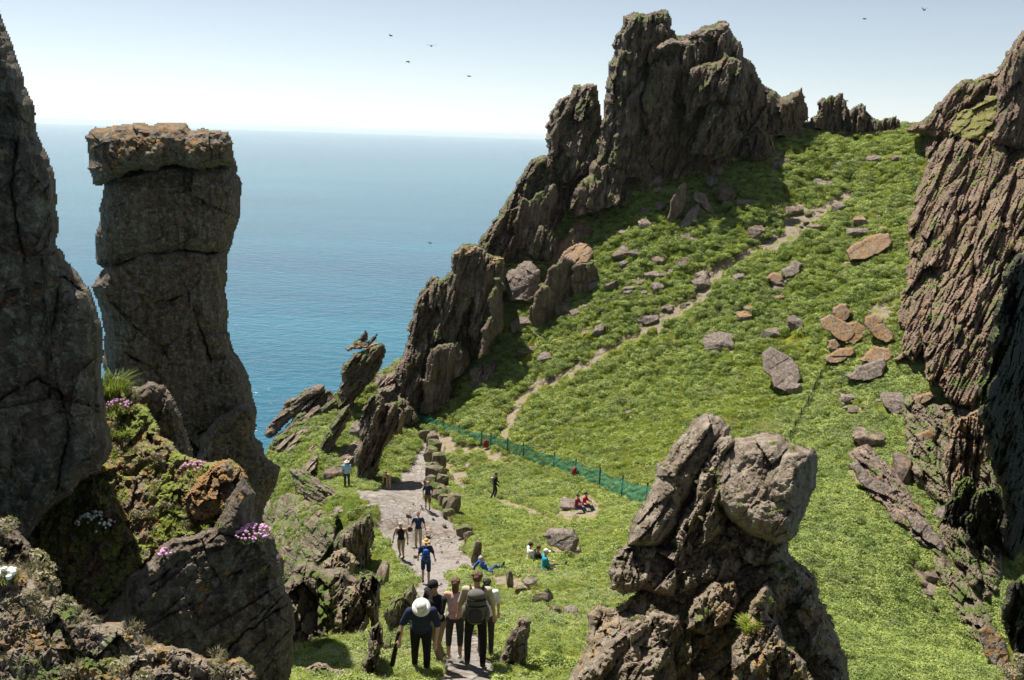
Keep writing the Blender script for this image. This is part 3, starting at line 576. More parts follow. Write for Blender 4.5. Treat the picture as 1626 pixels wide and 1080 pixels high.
crag("ridge_outcrop", "dark outcrop with loose slabs perched on top against the sea", CR, ['crag', 'stone_orange', 'crag_bare'], [
    Fz("534,662 540,610 545,575 560,560 590,548 610,545 613,560 602,590 577,622 555,655 538,670", at=(555, 655, G(560, 660) + 0.6), lean=4, yaw=-28, T=1.2, ang=40, ws=12, wt=60, amp=0.8),
    Fz("546,578 574,560 600,543 610,547 582,563 556,582", at=(575, 565, G(560, 660) + 0.2), lean=52, yaw=15, T=0.4, ang=62, amp=0.25, mat=1, w=5),
    Fz("546,553 560,543 575,539 590,545 572,556 551,559", at=(570, 556, G(560, 660) - 0.2), lean=40, yaw=15, T=0.5, ang=70, amp=0.2, mat=1, w=5),
    Fz("566,541 574,530 581,521 585,529 584,542", at=(575, 542, G(560, 660)), lean=5, yaw=-20, T=0.3, amp=0.1, w=4, rough=0.08),
    Fz("578,547 589,536 601,528 599,537 588,549", at=(590, 546, G(560, 660)), lean=10, yaw=-20, T=0.3, amp=0.1, w=4, rough=0.08),
])
for poly, fo, lab in (("428,712 446,690 474,664 510,640 534,636 530,650 506,684 470,712 446,722", .9, "broken dark slabs on the ridge crest above the sea, below the long tilted slab"),
        ("600,640 604,604 622,576 644,588 650,620 640,650 618,656", 1.2, "dark slab filling the gap between the ridge outcrop and the needle crag"),
        ("470,760 482,728 500,704 512,710 504,740 488,764", .6, "small dark slab low on the green ridge by the stack's foot"),
        ("540,742 546,715 566,690 576,700 566,730 552,748", .7, "small dark slab between the ridge blade and the dark outcrop")):
    crag("ridge_slab", lab, CR, ['crag_bare'], [Fz(poly, at=(520, 660, 86), follow=fo, T=.7, ang=48, ws=10, wt=60, amp=.7, w=7, back=2)])
crag("ridge_crag", "thin dark blade of rock slanting down the green ridge", CR, ['crag'], [
    Fz("508,726 512,696 535,655 556,638 562,658 542,692 526,722", at=(520, 722, G(520, 722) + 0.4), lean=8, yaw=-25, T=0.8, ang=35, amp=0.7),
])
crag("pink_block", "pinkish block on the ridge between the two dark outcrops", "boulder", ['stone'], [
    Fz("586,612 598,592 612,591 616,605 602,622", at=(600, 620, G(600, 622) - 0.3), lean=40, yaw=10, T=0.4, amp=0.2)])
crag("dark_outcrop", "narrow dark leaning outcrop beside the upper end of the path", CR, ['crag'], [
    Fz("564,766 560,736 569,692 573,650 586,628 605,624 613,640 628,638 641,650 642,688 626,692 612,712 601,738 586,768", at=(590, 760, G(585, 768) - 0.2), lean=8, yaw=-25, T=1.2, ang=22, ws=14, wt=70, amp=0.9),
])
crag("mossy_outcrop", "low mossy outcrop joining the dark outcrop to the fence's upper end", CR, ['crag'], [
    Fz("600,640 608,620 630,622 655,645 668,668 640,680 615,670", at=(640, 676, G(640, 684) + 0.2), lean=24, yaw=-5, T=0.9, ang=20, ws=12, amp=0.7)])

# --- rocky bank left of the path
gk = dict(ws=12, wt=26, amp=0.45, T=0.7, w=9, step=1.8, rough=0.2)
def Gz(p, **k): return S(p, **{**gk, **k})
crag("fallen_slab", "long grey fallen slab lying below the leaning rock stack", "rock slab", ['gully'], [
    Gz("456,743 480,745 502,757 530,774 543,788 536,799 515,797 490,786 470,772", base=(515, 797), lean=48, yaw=25, ang=-58, wt=60, amp=0.3)])
crag("wedge_rock", "wedge of upright rock with a fluted dark face beside the path", CR, ['gully', 'crag'], [
    Gz("526,872 535,850 560,830 590,814 594,840 592,882 588,896 570,904 548,888", base=(575, 902), lean=-2, yaw=-30, ang=5, ws=8, wt=70, amp=0.4, T=0.8),
    Gz("528,862 535,848 560,828 590,813 592,822 565,842 540,860", base=(575, 880), off=-0.6, lean=45, yaw=5, ang=60, T=0.3, w=5, amp=0.2)])
crag("ochre_knob", "ochre lichened knob of rock in front of the fluted wedge", CR, ['near_lichen', 'gully'], [
    Gz("502,912 512,890 530,874 550,868 563,880 572,896 562,918 548,936 518,944 504,932", at=(535, 940, 33), lean=40, yaw=10, ang=20, ws=14, amp=0.4, T=0.9)])
crag("rocky_bank", "broken rocky bank dropping into shade left of the path", CR, ['gully', 'near_lichen'], [
    Gz("404,830 420,795 445,786 480,786 508,806 530,826 534,852 518,880 502,896 480,905 450,930 430,900", at=(480, 890, 38), follow=2.6, yaw=10, ang=-30, ws=22, wt=44, amp=0.42, T=0.9),
])
crag("shaded_bank", "lower part of the left rocky bank, mostly in shade", CR, ['gully', 'near_lichen'], [
    Gz("440,1095 448,930 470,890 500,892 540,900 566,915 586,940 592,975 588,1010 592,1045 585,1095", at=(520, 980, 24), lean=34, yaw=-8, ang=8, ws=44, wt=80, amp=0.55, w=26, T=0.9),
])
crag("wall_edge", "upright broken rock edge dividing the shaded bank from the grass beside the steps", CR, ['gully'], [
    Gz("560,940 572,915 590,904 606,914 606,960 601,992 592,1004 580,975", at=(590, 1000, 22.5), lean=24, yaw=0, ang=5, ws=10, amp=0.4, T=0.6),
])
crag("low_rock", "small lit rock at the bottom of the bank nearest the steps", CR, ['gully'], [
    Gz("572,1064 584,1000 602,984 608,1012 604,1052 592,1080", at=(592, 1075, 17), lean=25, yaw=0, ang=5, ws=10, amp=0.3, T=0.5),
])
crag("lichen_rock", "lichened rock in the middle of the shaded left bank", CR, ['gully', 'near_lichen'], [
    Gz("535,960 550,930 566,925 575,945 560,980 545,1000 530,990", at=(550, 990, 22), lean=34, yaw=10, ang=10, ws=12, amp=0.35, T=0.5, mat=1),
])
crag("orange_rock", "orange flecked rock cut by the lower picture edge beside the slab faced rock", CR, ['gully', 'near_lichen'], [
    Gz("470,1095 480,1062 505,1050 530,1062 560,1070 575,1095", at=(520, 1085, 14.5), lean=40, yaw=0, ang=10, ws=14, amp=0.3, T=0.4, mat=1)])
for poly, base, lab in (("508,833 520,818 538,809 542,815 531,829 516,843", (522, 846), "tilted pale slab topping the left bank behind the fluted wedge"),
        ("450,817 461,803 480,799 487,811 471,823 456,826", (470, 828), "pale slab high on the left bank below the fallen slab"),
        ("478,853 491,838 508,839 511,852 496,867 481,870", (496, 872), "brown slab in the middle of the left bank"),
        ("463,845 474,830 492,827 491,842 477,857 466,861", (476, 862), "long pale edged slab left of the brown bank slab"),
        ("527,860 540,842 556,829 561,845 549,863 534,874", (544, 876), "lit brown slab leaning on the left side of the fluted wedge")):
    crag("bank_slab", lab, "rock slab", ['gully'], [Gz(poly, base=base, off=-1.2, lean=48, yaw=15, T=.35, back=.8, ang=50, ws=18, wt=40, amp=.15, w=5, dig=3, step=1.3)])
crag("split_rock", "dark pointed rock standing upright beside the left edge of the steps", CR, ['gully', 'stone'], [
    Gz("612,1000 618,960 634,946 650,928 658,922 660,958 654,992 640,1006 624,1008", base=(640, 1005), lean=4, yaw=-30, ang=5, ws=18, wt=50, amp=0.25, T=0.5),
])
crag("pale_slab", "pale tilted slab leaning on the left of the pointed split rock by the steps", "rock slab", ['gully', 'stone'], [
    Gz("608,970 620,952 640,944 644,955 630,972 614,980", base=(628, 995), off=-0.5, lean=48, yaw=10, ang=60, ws=10, amp=0.15, T=0.25, w=5, mat=1)])
crag("standing_stone", "upright weathered standing stone in the grass right of the steps", "standing stone", ['block'], [
    Gz("786,1058 793,1046 802,1022 812,998 822,982 834,979 845,986 843,1000 838,1022 836,1048 834,1060 810,1062", base=(812, 1060), lean=12, yaw=12, ang=18, ws=14, wt=30, amp=0.09, T=0.25, w=9, step=1.4, back=0.35)])

# --- right foreground rock
nk = dict(grain=0.85, groove=0.1, ws=46, wt=90, amp=0.28, T=0.5, w=30, step=2.0, rough=0.14, fine=0.5)
def Nz(p, **k): return S(p, **{**nk, **k})
crag("foreground_rock", "big weathered block balanced on a broken rock base in the right foreground", CR, ['block', 'near_lichen', 'near_dark'], [
    Nz("760,1400 870,1110 905,1070 928,1030 934,1000 930,975 945,960 975,966 1000,946 1020,935 1040,920 1080,915 1120,905 1165,880 1200,870 1240,868 1280,898 1300,932 1312,962 1322,985 1333,1012 1346,1042 1362,1110 1420,1400", at=(1100, 1000, 11.6), lean=56, yaw=15, ws=60, wt=90, amp=0.28, T=0.5, w=24, ang=25, mat=1, back=2.0),
    Nz("966,935 964,905 975,882 1000,863 1030,855 1060,868 1100,850 1160,820 1230,842 1252,862 1246,892 1200,903 1160,925 1110,935 1080,948 1050,948 1020,938 990,948", at=(1090, 940, 11.5), lean=50, yaw=15, ws=34, wt=60, amp=0.24, T=0.45, w=16, ang=15),
    Nz("1010,860 1050,790 1090,720 1140,690 1180,700 1260,740 1262,840 1240,900 1100,930 1020,930", at=(1130, 930, 12.1), lean=20, yaw=5, ws=34, wt=60, amp=0.2, T=0.3, w=16, ang=15),
    Nz("994,868 1000,835 1020,800 1040,760 1060,720 1080,690 1100,665 1120,655 1145,660 1161,675 1158,702 1130,732 1110,762 1086,802 1072,842 1050,866 1020,872", at=(1050, 866, 11.4), lean=47, yaw=35, ws=60, wt=140, amp=0.16, T=0.42, w=22, ang=30, groove=0.3),
    Nz("1060,860 1082,815 1102,790 1106,758 1120,720 1142,693 1162,688 1172,702 1156,742 1146,800 1150,850 1110,880 1080,884", at=(1110, 875, 11.5), lean=28, yaw=20, ws=28, wt=70, amp=0.26, T=0.4, w=14, ang=25),
    Nz("1134,782 1140,745 1150,715 1166,694 1196,690 1234,685 1251,700 1271,707 1290,710 1299,722 1298,752 1286,792 1271,832 1256,860 1230,866 1190,850 1150,816 1137,800", at=(1200, 850, 11.0), lean=50, yaw=25, ws=90, wt=170, amp=0.12, cracks=['1150,700 1180,760 1215,845','1196,690 1222,750 1230,780'], cd=.06, T=0.62, w=30, ang=35, groove=0.35, fine=0.8, back=0.9),
    Nz("1215,770 1232,735 1250,712 1272,707 1290,710 1299,722 1298,752 1286,792 1271,832 1256,860 1232,862 1215,830", at=(1255, 850, 11.0), lean=24, yaw=-15, ws=60, wt=120, amp=0.1, T=0.5, w=30, ang=20, groove=0.3, back=0.7),
    Nz("1150,1100 1160,1040 1190,960 1215,925 1226,935 1222,975 1245,1015 1280,1050 1310,1100", at=(1220, 1040, 10.6), lean=48, yaw=15, ws=30, wt=50, amp=0.2, T=0.3, w=14, ang=10, mat=1),
    Nz("890,1110 930,1050 985,1000 1040,965 1080,975 1090,1000 1070,1040 1085,1110", at=(1000, 1040, 10.9), lean=52, yaw=15, ws=46, wt=80, amp=0.2, T=0.35, w=16, ang=40, mat=0),
    Nz("1085,1000 1100,950 1130,925 1165,920 1175,950 1160,990 1120,1010", at=(1130, 1000, 11.0), lean=46, yaw=15, ws=26, wt=50, amp=0.2, T=0.3, w=12, ang=10, mat=1),
])
crag("lichen_boulder", "pale lichen covered rock cut off by the bottom right corner", "boulder", ['near_lichen'], [
    Nz("1575,1110 1600,1068 1625,1045 1680,1020 1700,1110", at=(1620, 1080, 9), lean=40, yaw=5, ws=30, wt=40, amp=0.15, T=0.3, w=14)])

# --- left foreground
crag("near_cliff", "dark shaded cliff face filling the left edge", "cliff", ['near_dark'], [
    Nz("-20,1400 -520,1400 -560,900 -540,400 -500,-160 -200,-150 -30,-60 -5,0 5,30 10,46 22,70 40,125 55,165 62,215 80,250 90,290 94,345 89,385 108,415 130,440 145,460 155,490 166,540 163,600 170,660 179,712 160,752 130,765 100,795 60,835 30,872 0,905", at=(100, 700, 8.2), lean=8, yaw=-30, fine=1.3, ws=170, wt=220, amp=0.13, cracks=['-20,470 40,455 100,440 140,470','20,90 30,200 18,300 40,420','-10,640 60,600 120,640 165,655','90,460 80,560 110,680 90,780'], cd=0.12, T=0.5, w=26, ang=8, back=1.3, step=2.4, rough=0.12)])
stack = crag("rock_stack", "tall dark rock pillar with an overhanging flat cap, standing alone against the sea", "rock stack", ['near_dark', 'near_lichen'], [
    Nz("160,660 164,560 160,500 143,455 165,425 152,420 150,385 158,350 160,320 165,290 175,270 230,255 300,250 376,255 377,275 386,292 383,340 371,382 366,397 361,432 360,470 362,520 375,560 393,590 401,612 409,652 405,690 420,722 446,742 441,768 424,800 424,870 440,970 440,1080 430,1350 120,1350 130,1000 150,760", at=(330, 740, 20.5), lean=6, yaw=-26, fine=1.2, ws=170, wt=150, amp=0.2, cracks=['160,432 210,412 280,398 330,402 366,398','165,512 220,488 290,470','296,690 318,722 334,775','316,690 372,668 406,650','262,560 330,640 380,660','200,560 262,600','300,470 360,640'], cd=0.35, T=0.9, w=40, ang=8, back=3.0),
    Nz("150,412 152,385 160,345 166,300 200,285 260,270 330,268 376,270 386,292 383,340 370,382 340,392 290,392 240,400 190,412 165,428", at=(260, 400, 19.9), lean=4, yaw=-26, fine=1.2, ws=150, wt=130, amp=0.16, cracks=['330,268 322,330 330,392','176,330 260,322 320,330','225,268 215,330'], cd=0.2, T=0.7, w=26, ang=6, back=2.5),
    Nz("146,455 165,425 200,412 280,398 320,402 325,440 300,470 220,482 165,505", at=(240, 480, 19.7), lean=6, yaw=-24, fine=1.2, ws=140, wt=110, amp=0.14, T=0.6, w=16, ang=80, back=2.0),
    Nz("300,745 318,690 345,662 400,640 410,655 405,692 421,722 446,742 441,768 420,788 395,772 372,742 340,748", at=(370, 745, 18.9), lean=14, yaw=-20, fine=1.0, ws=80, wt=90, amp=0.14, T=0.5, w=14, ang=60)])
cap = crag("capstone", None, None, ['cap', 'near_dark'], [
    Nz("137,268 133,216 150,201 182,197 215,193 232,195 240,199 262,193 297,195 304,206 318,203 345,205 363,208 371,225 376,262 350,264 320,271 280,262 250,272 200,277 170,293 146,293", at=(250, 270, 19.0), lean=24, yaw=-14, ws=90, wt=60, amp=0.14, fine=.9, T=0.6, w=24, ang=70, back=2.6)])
cap.parent = stack; cap.location = Vector(cap.location) - Vector(stack.location)
crag("ledge_rock", "angular rock with a lit lichened top, at the foot of the tall stack", CR, ['near_dark', 'near_lichen'], [
    Nz("196,650 206,616 235,605 262,611 281,640 296,682 307,722 302,750 262,750 222,716", at=(260, 745, 12.4), lean=6, yaw=-22, ws=60, wt=70, amp=0.12, T=0.35, w=18, ang=20),
    Nz("196,640 206,615 235,604 262,610 278,634 250,650 222,662", at=(230, 655, 12.2), lean=55, yaw=10, ws=20, wt=40, amp=0.08, T=0.15, w=8, ang=60, mat=1)])
crag("grassy_ledge", "earthy ledge with grass, thrift and orange lichen below the shaded cliff", "rock ledge", ['near_ledge'], [
    Nz("-60,1010 -20,800 50,760 110,700 140,640 160,600 172,610 165,610 205,600 225,640 255,690 290,720 330,732 365,727 386,742 398,772 380,800 330,850 262,880 225,910 200,970 130,990 60,980", at=(200, 860, 9.0), lean=58, yaw=5, ws=30, wt=40, amp=0.10, T=0.2, w=10, ang=30, back=1.5)])
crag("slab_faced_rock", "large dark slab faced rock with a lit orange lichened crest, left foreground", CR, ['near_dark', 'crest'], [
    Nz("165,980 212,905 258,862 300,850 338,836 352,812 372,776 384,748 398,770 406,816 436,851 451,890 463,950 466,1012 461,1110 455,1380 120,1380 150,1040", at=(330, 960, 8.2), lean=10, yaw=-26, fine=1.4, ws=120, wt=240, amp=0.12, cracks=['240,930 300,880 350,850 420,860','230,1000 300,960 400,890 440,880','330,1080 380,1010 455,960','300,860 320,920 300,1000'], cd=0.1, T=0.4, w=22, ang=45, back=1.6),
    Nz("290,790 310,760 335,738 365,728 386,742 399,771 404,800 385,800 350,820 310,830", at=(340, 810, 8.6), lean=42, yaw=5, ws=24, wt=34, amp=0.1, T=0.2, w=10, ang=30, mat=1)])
crag("lichen_bank", "rough sunlit bank of lichen and dry cushions in the bottom left corner", "rock bank", ['near_lichen'], [
    Nz("-460,1450 -440,860 -300,850 -160,885 -20,890 0,898 38,898 60,925 75,948 92,950 120,955 150,985 200,985 230,1015 290,1030 335,1045 380,1040 405,1058 430,1130 470,1450", at=(150, 1050, 4.6), lean=60, yaw=10, ws=40, wt=44, amp=0.075, T=0.14, w=16, ang=20, back=0.8, rough=0.2, fine=0.6)])
crag("shaded_mound", "shaded mossy mound between the left cliff and the sunlit bank", CR, ['near_dark'], [
    Nz("-120,1000 -120,800 0,822 30,842 55,872 78,905 97,950 90,970 40,980", at=(40, 940, 5.6), lean=25, yaw=-10, ws=34, wt=40, amp=0.12, T=0.2, w=16, ang=20, back=1.0)])
# ------------------------------------------------------------------ loose stones: convex slabs bedded in the slope
import bmesh
STONES = []
def slope_frame(p):
    e = 1.0; gx = (H(p[0] + e, p[1]) - H(p[0] - e, p[1])) / (2 * e); gy = (H(p[0], p[1] + e) - H(p[0], p[1] - e)) / (2 * e)
    n = Vector((-float(gx), -float(gy), 1)).normalized(); return n
def stone(name, u, v, w, h, rot, mat, label, group=None, cat="stone", thick=0.4, up=0.35, seed=0, sub=2, r=None, rough=1.0, stand=False):
    """a stone about w x h photo pixels big whose foot is at pixel (u, v); rot turns its long side in the picture plane"""
    rng = random.Random(seed * 7 + int(u) * 13 + int(v))
    if r is None:
        r = G(u, v)
        if np.isnan(r): return None
    P = pt(u, v, r); mpp = r / F
    a, b, c = w * mpp / 2, h * mpp * 0.66, thick * min(w, h) * mpp * 0.62
    bm = bmesh.new()
    for k in range(26):
        q = Vector((rng.uniform(-1, 1), rng.uniform(-1, 1), rng.uniform(-1, 1)))
        m = max(abs(q.x), abs(q.y), abs(q.z)); q /= m
        q.x *= 1 - 0.25 * abs(q.y) * rng.random(); q.y *= 1 - 0.25 * abs(q.x) * rng.random()
        bm.verts.new((q.x * a, q.y * b, q.z * c))
    bmesh.ops.convex_hull(bm, input=bm.verts)
    for v0 in [x for x in bm.verts if not x.link_faces]: bm.verts.remove(v0)
    bmesh.ops.bevel(bm, geom=bm.edges[:], offset=0.09 * min(a, b, c) * 2, segments=1, affect='EDGES', clamp_overlap=True)
    bmesh.ops.triangulate(bm, faces=bm.faces[:])
    for _ in range(sub): bmesh.ops.subdivide_edges(bm, edges=[e for e in bm.edges if e.calc_length() > 0.22 * min(a, b)], cuts=1, use_grid_fill=False); bmesh.ops.triangulate(bm, faces=[f for f in bm.faces if len(f.verts) > 3])
    co = np.array([x.co for x in bm.verts]); s = max(a, b)
    if len(co):
        d = rough * 0.10 * min(a, b) * (fbm(co[:, 0] / s * 3 + u, co[:, 1] / s * 5 + co[:, 2] / s * 4 + v, seed + 5, 3) + 0.5 * fbm(co[:, 2] / s * 9 + u, co[:, 0] / s * 2, seed + 9, 2))
        bm.normal_update()
        for x, dd in zip(bm.verts, d): x.co += x.normal * float(dd)
    me = bpy.data.meshes.new(name); bm.to_mesh(me); bm.free(); me.materials.append(M[mat])
    n = slope_frame(P); n = (n * (1 - up) + Vector((0, -0.35, 1)) * up).normalized()
    right = Vector((math.cos(rot), 0, math.sin(rot))); right = (right - n * right.dot(n)).normalized(); fwd = n.cross(right)
    if stand: right = Vector((math.cos(rot), .15 * math.sin(7 * seed), math.sin(rot))).normalized(); n = Vector((0, -1, .12)); n = (n - right * n.dot(right)).normalized(); fwd = n.cross(right)
    o = bpy.data.objects.new(name, me)
    pos = Vector(P) + fwd * b * (0.75 if stand else 0.85) + n * (0 if stand else c * 0.8)
    o.matrix_world = Matrix([[right[i], fwd[i], n[i], pos[i]] for i in range(3)] + [[0, 0, 0, 1]])
    COL.objects.link(o); tag(o, label, cat, group, 'thing'); STONES.append((pos.x, pos.y, max(a, b) * 0.95)); return o
R_ = math.radians
BIG = [ # name, u, v(foot), w, h, rot, material, label, thick, up
    ("boulder", 1365, 378, 34, 16, 12, 'stone', "grey slab stacked just above the big orange edged slab", .6, .6),
    ("boulder", 1264, 628, 24, 16, 5, 'stone', "small block at the lower tip of the broad flat slab", .7, .5),
    ("boulder", 1155, 326, 26, 38, 10, 'crag', "dark upright rock right of the leaning trio", .7, .6),
    ("boulder", 1041, 296, 26, 16, 22, 'stone', "pale block in the grass right under the peak's shadow", .6, .5),
    ("boulder", 1184, 330, 30, 12, -8, 'stone', "low grey slab right of the dark upright rock", .6, .5),
    ("boulder", 1203, 384, 26, 20, 12, 'crag_bare', "dark faced block beside the middle of the upper trail", .8, .7),
    ("boulder", 1262, 341, 28, 14, -5, 'crag_bare', "flat stone above the bend of the upper trail", .5, .5),
    ("boulder", 1043, 444, 42, 12, -2, 'stone', "long low pale slab on the slope left of the trail", .6, .5),
    ("boulder", 1118, 458, 30, 24, 35, 'stone', "pale slab touching the trail at its steep bend", .4, .4),
    ("boulder", 1177, 452, 20, 18, 5, 'stone', "pinkish stone between the trail bend and the split slab", .5, .3),
    ("boulder", 1145, 557, 48, 34, -15, 'stone', "broken pale rock patch in the lower middle of the slope", .3, .2),
    ("boulder", 1030, 516, 34, 14, 12, 'stone', "flat stone sticking out above the lower part of the trail", .5, .5),
    ("boulder", 1226, 539, 30, 16, 5, 'stone', "squat stone above the broad flat slab", .6, .5),
    ("boulder", 1263, 528, 24, 24, -25, 'stone', "rough stone up and left of the orange pile", .6, .5),
    ("boulder", 840, 566, 36, 14, 30, 'crag', "dark ledge stone on the slope above the lower trail", .6, .6),
    ("boulder", 866, 577, 24, 18, 30, 'stone', "pale square stone beside the dark ledge stone", .5, .4),
    ("boulder", 829, 527, 34, 24, 35, 'stone', "pale tilted stone below the leaning slab", .5, .5),
    ("boulder", 990, 412, 34, 14, 28, 'crag_bare', "dark brown stone right of the capped leaning slab", .7, .6),
    ("boulder", 898, 502, 28, 26, 45, 'crag', "dark flat stone in the grass below the leaning slab", .5, .5),
    ("boulder", 1500, 836, 22, 22, 0, 'stone', "squarish stone leaning on the long tilted gully slab", .7, .6),
    ("boulder", 1418, 798, 40, 20, -38, 'stone', "pale curved stone above the long tilted gully slab", .5, .5),
    ("boulder", 1380, 712, 44, 30, -28, 'crag_bare', "brown rock at the top of the gully edge row", .5, .6),
    ("boulder", 1440, 770, 30, 50, -30, 'crag_bare', "narrow brown rock standing in the gully edge row", .6, .6),
    ("boulder", 1428, 660, 34, 40, 5, 'stone', "flat faced stone with an orange knob under the brown cliff", .4, .5),
    ("boulder", 1530, 925, 34, 16, -20, 'stone', "pale stone in the bushes of the right gully", .6, .5),
    ("boulder", 565, 700, 22, 26, -20, 'stone', "smooth pale boulder on the green ridge left of the dark outcrop", .8, .6),
    ("boulder", 530, 768, 34, 20, 12, 'crag_bare', "brown rock behind the person in the light blue shirt", .8, .6),
    ("boulder", 545, 816, 36, 12, -12, 'stone', "thin flat slab lying above the fluted wedge rock", .4, .4),
    ("boulder", 606, 935, 18, 40, 0, 'gully', "short upright rock at the left edge of the steps", .8, .8),
    ("boulder", 612, 1035, 14, 20, 0, 'gully', "small dark pointed stone low on the left grass", .8, .8),
    ("boulder", 905, 810, 34, 22, -30, 'stone', "flat stone bench under the couple in red", .25, .7),
    ("boulder", 740, 745, 12, 12, -40, 'stone', "white flake of stone on the turf behind the wall", .3, .3),
    ("boulder", 842, 935, 22, 14, -15, 'stone', "low grey stone in the row near the sunbather", .7, .5),
    ("boulder", 905, 985, 26, 18, -15, 'stone', "pale loose stone in the grass left of the foreground rock", .7, .5),
    ("boulder", 1000, 660, 14, 8, 0, 'stone', "single small pale stone on the smooth green behind the fence", .6, .4),
]
for k, (nm, u, v, w, h, ro, mt, lb, th, upn) in enumerate(BIG):
    stone(nm, u, v, w, h, R_(ro), mt, lb, None, "boulder", th, upn, seed=k + 3, sub=2)
# kerb wall of upright stones beside the path, from the fence end down to the steps
WALL = [(676, 700, 14, 12), (682, 730, 14, 14), (694, 738, 14, 12), (686, 756, 16, 16), (698, 760, 14, 12), (683, 776, 14, 14), (704, 788, 16, 12), (711, 812, 14, 14), (686, 708, 14, 16), (690, 722, 16, 16), (684, 738, 18, 18), (696, 748, 16, 20), (690, 766, 20, 18), (700, 776, 16, 16), (688, 786, 16, 14), (697, 796, 22, 14), (706, 806, 18, 14),
        (719, 816, 18, 22), (712, 822, 14, 10), (738, 852, 18, 12), (746, 862, 12, 12), (754, 896, 10, 26), (742, 876, 10, 8), (812, 938, 8, 22), (828, 948, 14, 12), (858, 962, 22, 14), (872, 958, 10, 16), (880, 978, 14, 10), (915, 990, 12, 10)]
for k, (u, v, w, h) in enumerate(WALL):
    lab = ("small kerb stone set upright along the right edge of the upper path" if v < 815 else "little stone of the broken row edging the grass right of the steps")
    stone("kerb_stone", u, v, w * 1.4, h * 1.3, R_(random.Random(k).uniform(-12, 12)), 'gully', lab, "kerb stones along the path" if v < 815 else "edging stones right of the steps", "kerb stone", 0.8, 1.0, seed=k + 90, sub=1, stand=True)
# stones nobody can tell apart, strewn over three areas of the slope
rg = random.Random(11)
def strew(poly, n, w0, w1, label, group, mats, seed):
    P = pl(poly); lo = P.min(0); hi = P.max(0); c = 0
    while c < n:
        u = rg.uniform(lo[0], hi[0]); v = rg.uniform(lo[1], hi[1])
        if not inside(P, np.array([u]), np.array([v]))[0]: continue
        w = w0 + (w1 - w0) * rg.random() ** 2.2
        o = stone("slope_stone", u, v, w, w * rg.uniform(0.4, 0.8), R_(rg.uniform(-15, 40)), rg.choice(mats), label, group, "stone", rg.uniform(.4, .8), rg.uniform(.2, .6), seed=seed + c, sub=1)
        c += 1
strew("1000,300 1260,240 1340,280 1290,360 1150,430 1100,490 930,560 880,520 960,400", 150, 5, 24, "small pale stone half sunk in the tussocks between peak and trail", "stones strewn between the peak and the trail", ['stone', 'stone', 'crag_bare'], 500)
strew("1340,230 1460,230 1450,380 1430,480 1330,480 1200,540 1140,470 1290,370", 85, 5, 22, "small stone half sunk in the tussocks right of the trail", "stones strewn right of the trail", ['stone', 'stone', 'stone_orange'], 800)
strew("1330,640 1420,620 1480,740 1530,900 1560,1040 1490,1060 1430,840 1350,760", 50, 6, 26, "small rough stone strewn along the edge of the right hand gully", "stones along the gully edge", ['stone', 'crag_bare', 'gully'], 1100)
strew("430,800 540,790 600,800 610,960 640,1060 470,1060 440,900", 40, 6, 22, "small rubble stone on the rocky bank left of the path", "rubble on the left bank", ['gully', 'stone'], 1400)
strew("640,760 690,720 690,800 740,870 740,960 660,940 610,860", 34, 3, 9, "flat little stone lying loose on the path", "loose stones on the path", ['stone'], 1700)
# ------------------------------------------------------------------ fences
def simple_mat(name, col, rough=0.8, var=0.25, sc=8.0, spec=0.2, trans=None):
    n = NT(name); f = n.noise(sc, 4, 0.6)
    c = n.mix(n.fr(f, 0.3, 0.7), tuple(q * (1 - var) for q in col), tuple(min(1, q * (1 + var)) for q in col))
    n.lk(c, n.b.inputs["Base Color"]); n.b.inputs["Roughness"].default_value = rough; n.b.inputs["Specular IOR Level"].default_value = spec
    return n.m
def net_mat(name, col, cover):
    n = NT(name); n.b.inputs["Base Color"].default_value = (*col, 1)
    t = n.n.new("ShaderNodeBsdfTransparent"); mx = n.n.new("ShaderNodeMixShader")
    pos = n.geo.outputs["Position"]; f = n.noise(5, 3, 0.6, pos)
    n.lk(n.math('ADD', n.math('MULTIPLY', f, 0.5), cover - 0.25), mx.inputs[0]); n.lk(t.outputs[0], mx.inputs[1]); n.lk(n.b.outputs[0], mx.inputs[2]); n.lk(mx.outputs[0], n.out.inputs[0])
    return n.m
M['post'] = simple_mat('dark_post_wood', (0.05, 0.06, 0.05)); M['net'] = net_mat('green_netting', (0.025, 0.22, 0.15), 0.66); M['net2'] = net_mat('dark_teal_netting', (0.006, 0.05, 0.045), 0.55)
M['teal'] = simple_mat('teal_sheet', (0.012, 0.17, 0.14)); M['red'] = simple_mat('faded_red', (0.30, 0.045, 0.04))
def tube_bm(bm, a, b, ra, rb, k=8):
    a = Vector(a); b = Vector(b); d = (b - a).normalized(); x = d.orthogonal().normalized(); y = d.cross(x)
    A = [bm.verts.new(a + (x * math.cos(t) + y * math.sin(t)) * ra) for t in [2 * math.pi * i / k for i in range(k)]]
    B = [bm.verts.new(b + (x * math.cos(t) + y * math.sin(t)) * rb) for t in [2 * math.pi * i / k for i in range(k)]]
    for i in range(k): bm.faces.new((A[i], A[(i + 1) % k], B[(i + 1) % k], B[i]))
    bm.faces.new(A[::-1]); bm.faces.new(B)
def bm_obj(name, bm, mat, parent=None, smooth=False):
    me = bpy.data.meshes.new(name); bm.normal_update(); bm.to_mesh(me); bm.free(); me.materials.append(mat)
    if smooth: me.polygons.foreach_set("use_smooth", [True] * len(me.polygons))
    o = bpy.data.objects.new(name, me); COL.objects.link(o)
    if parent: o.parent = parent
    return o
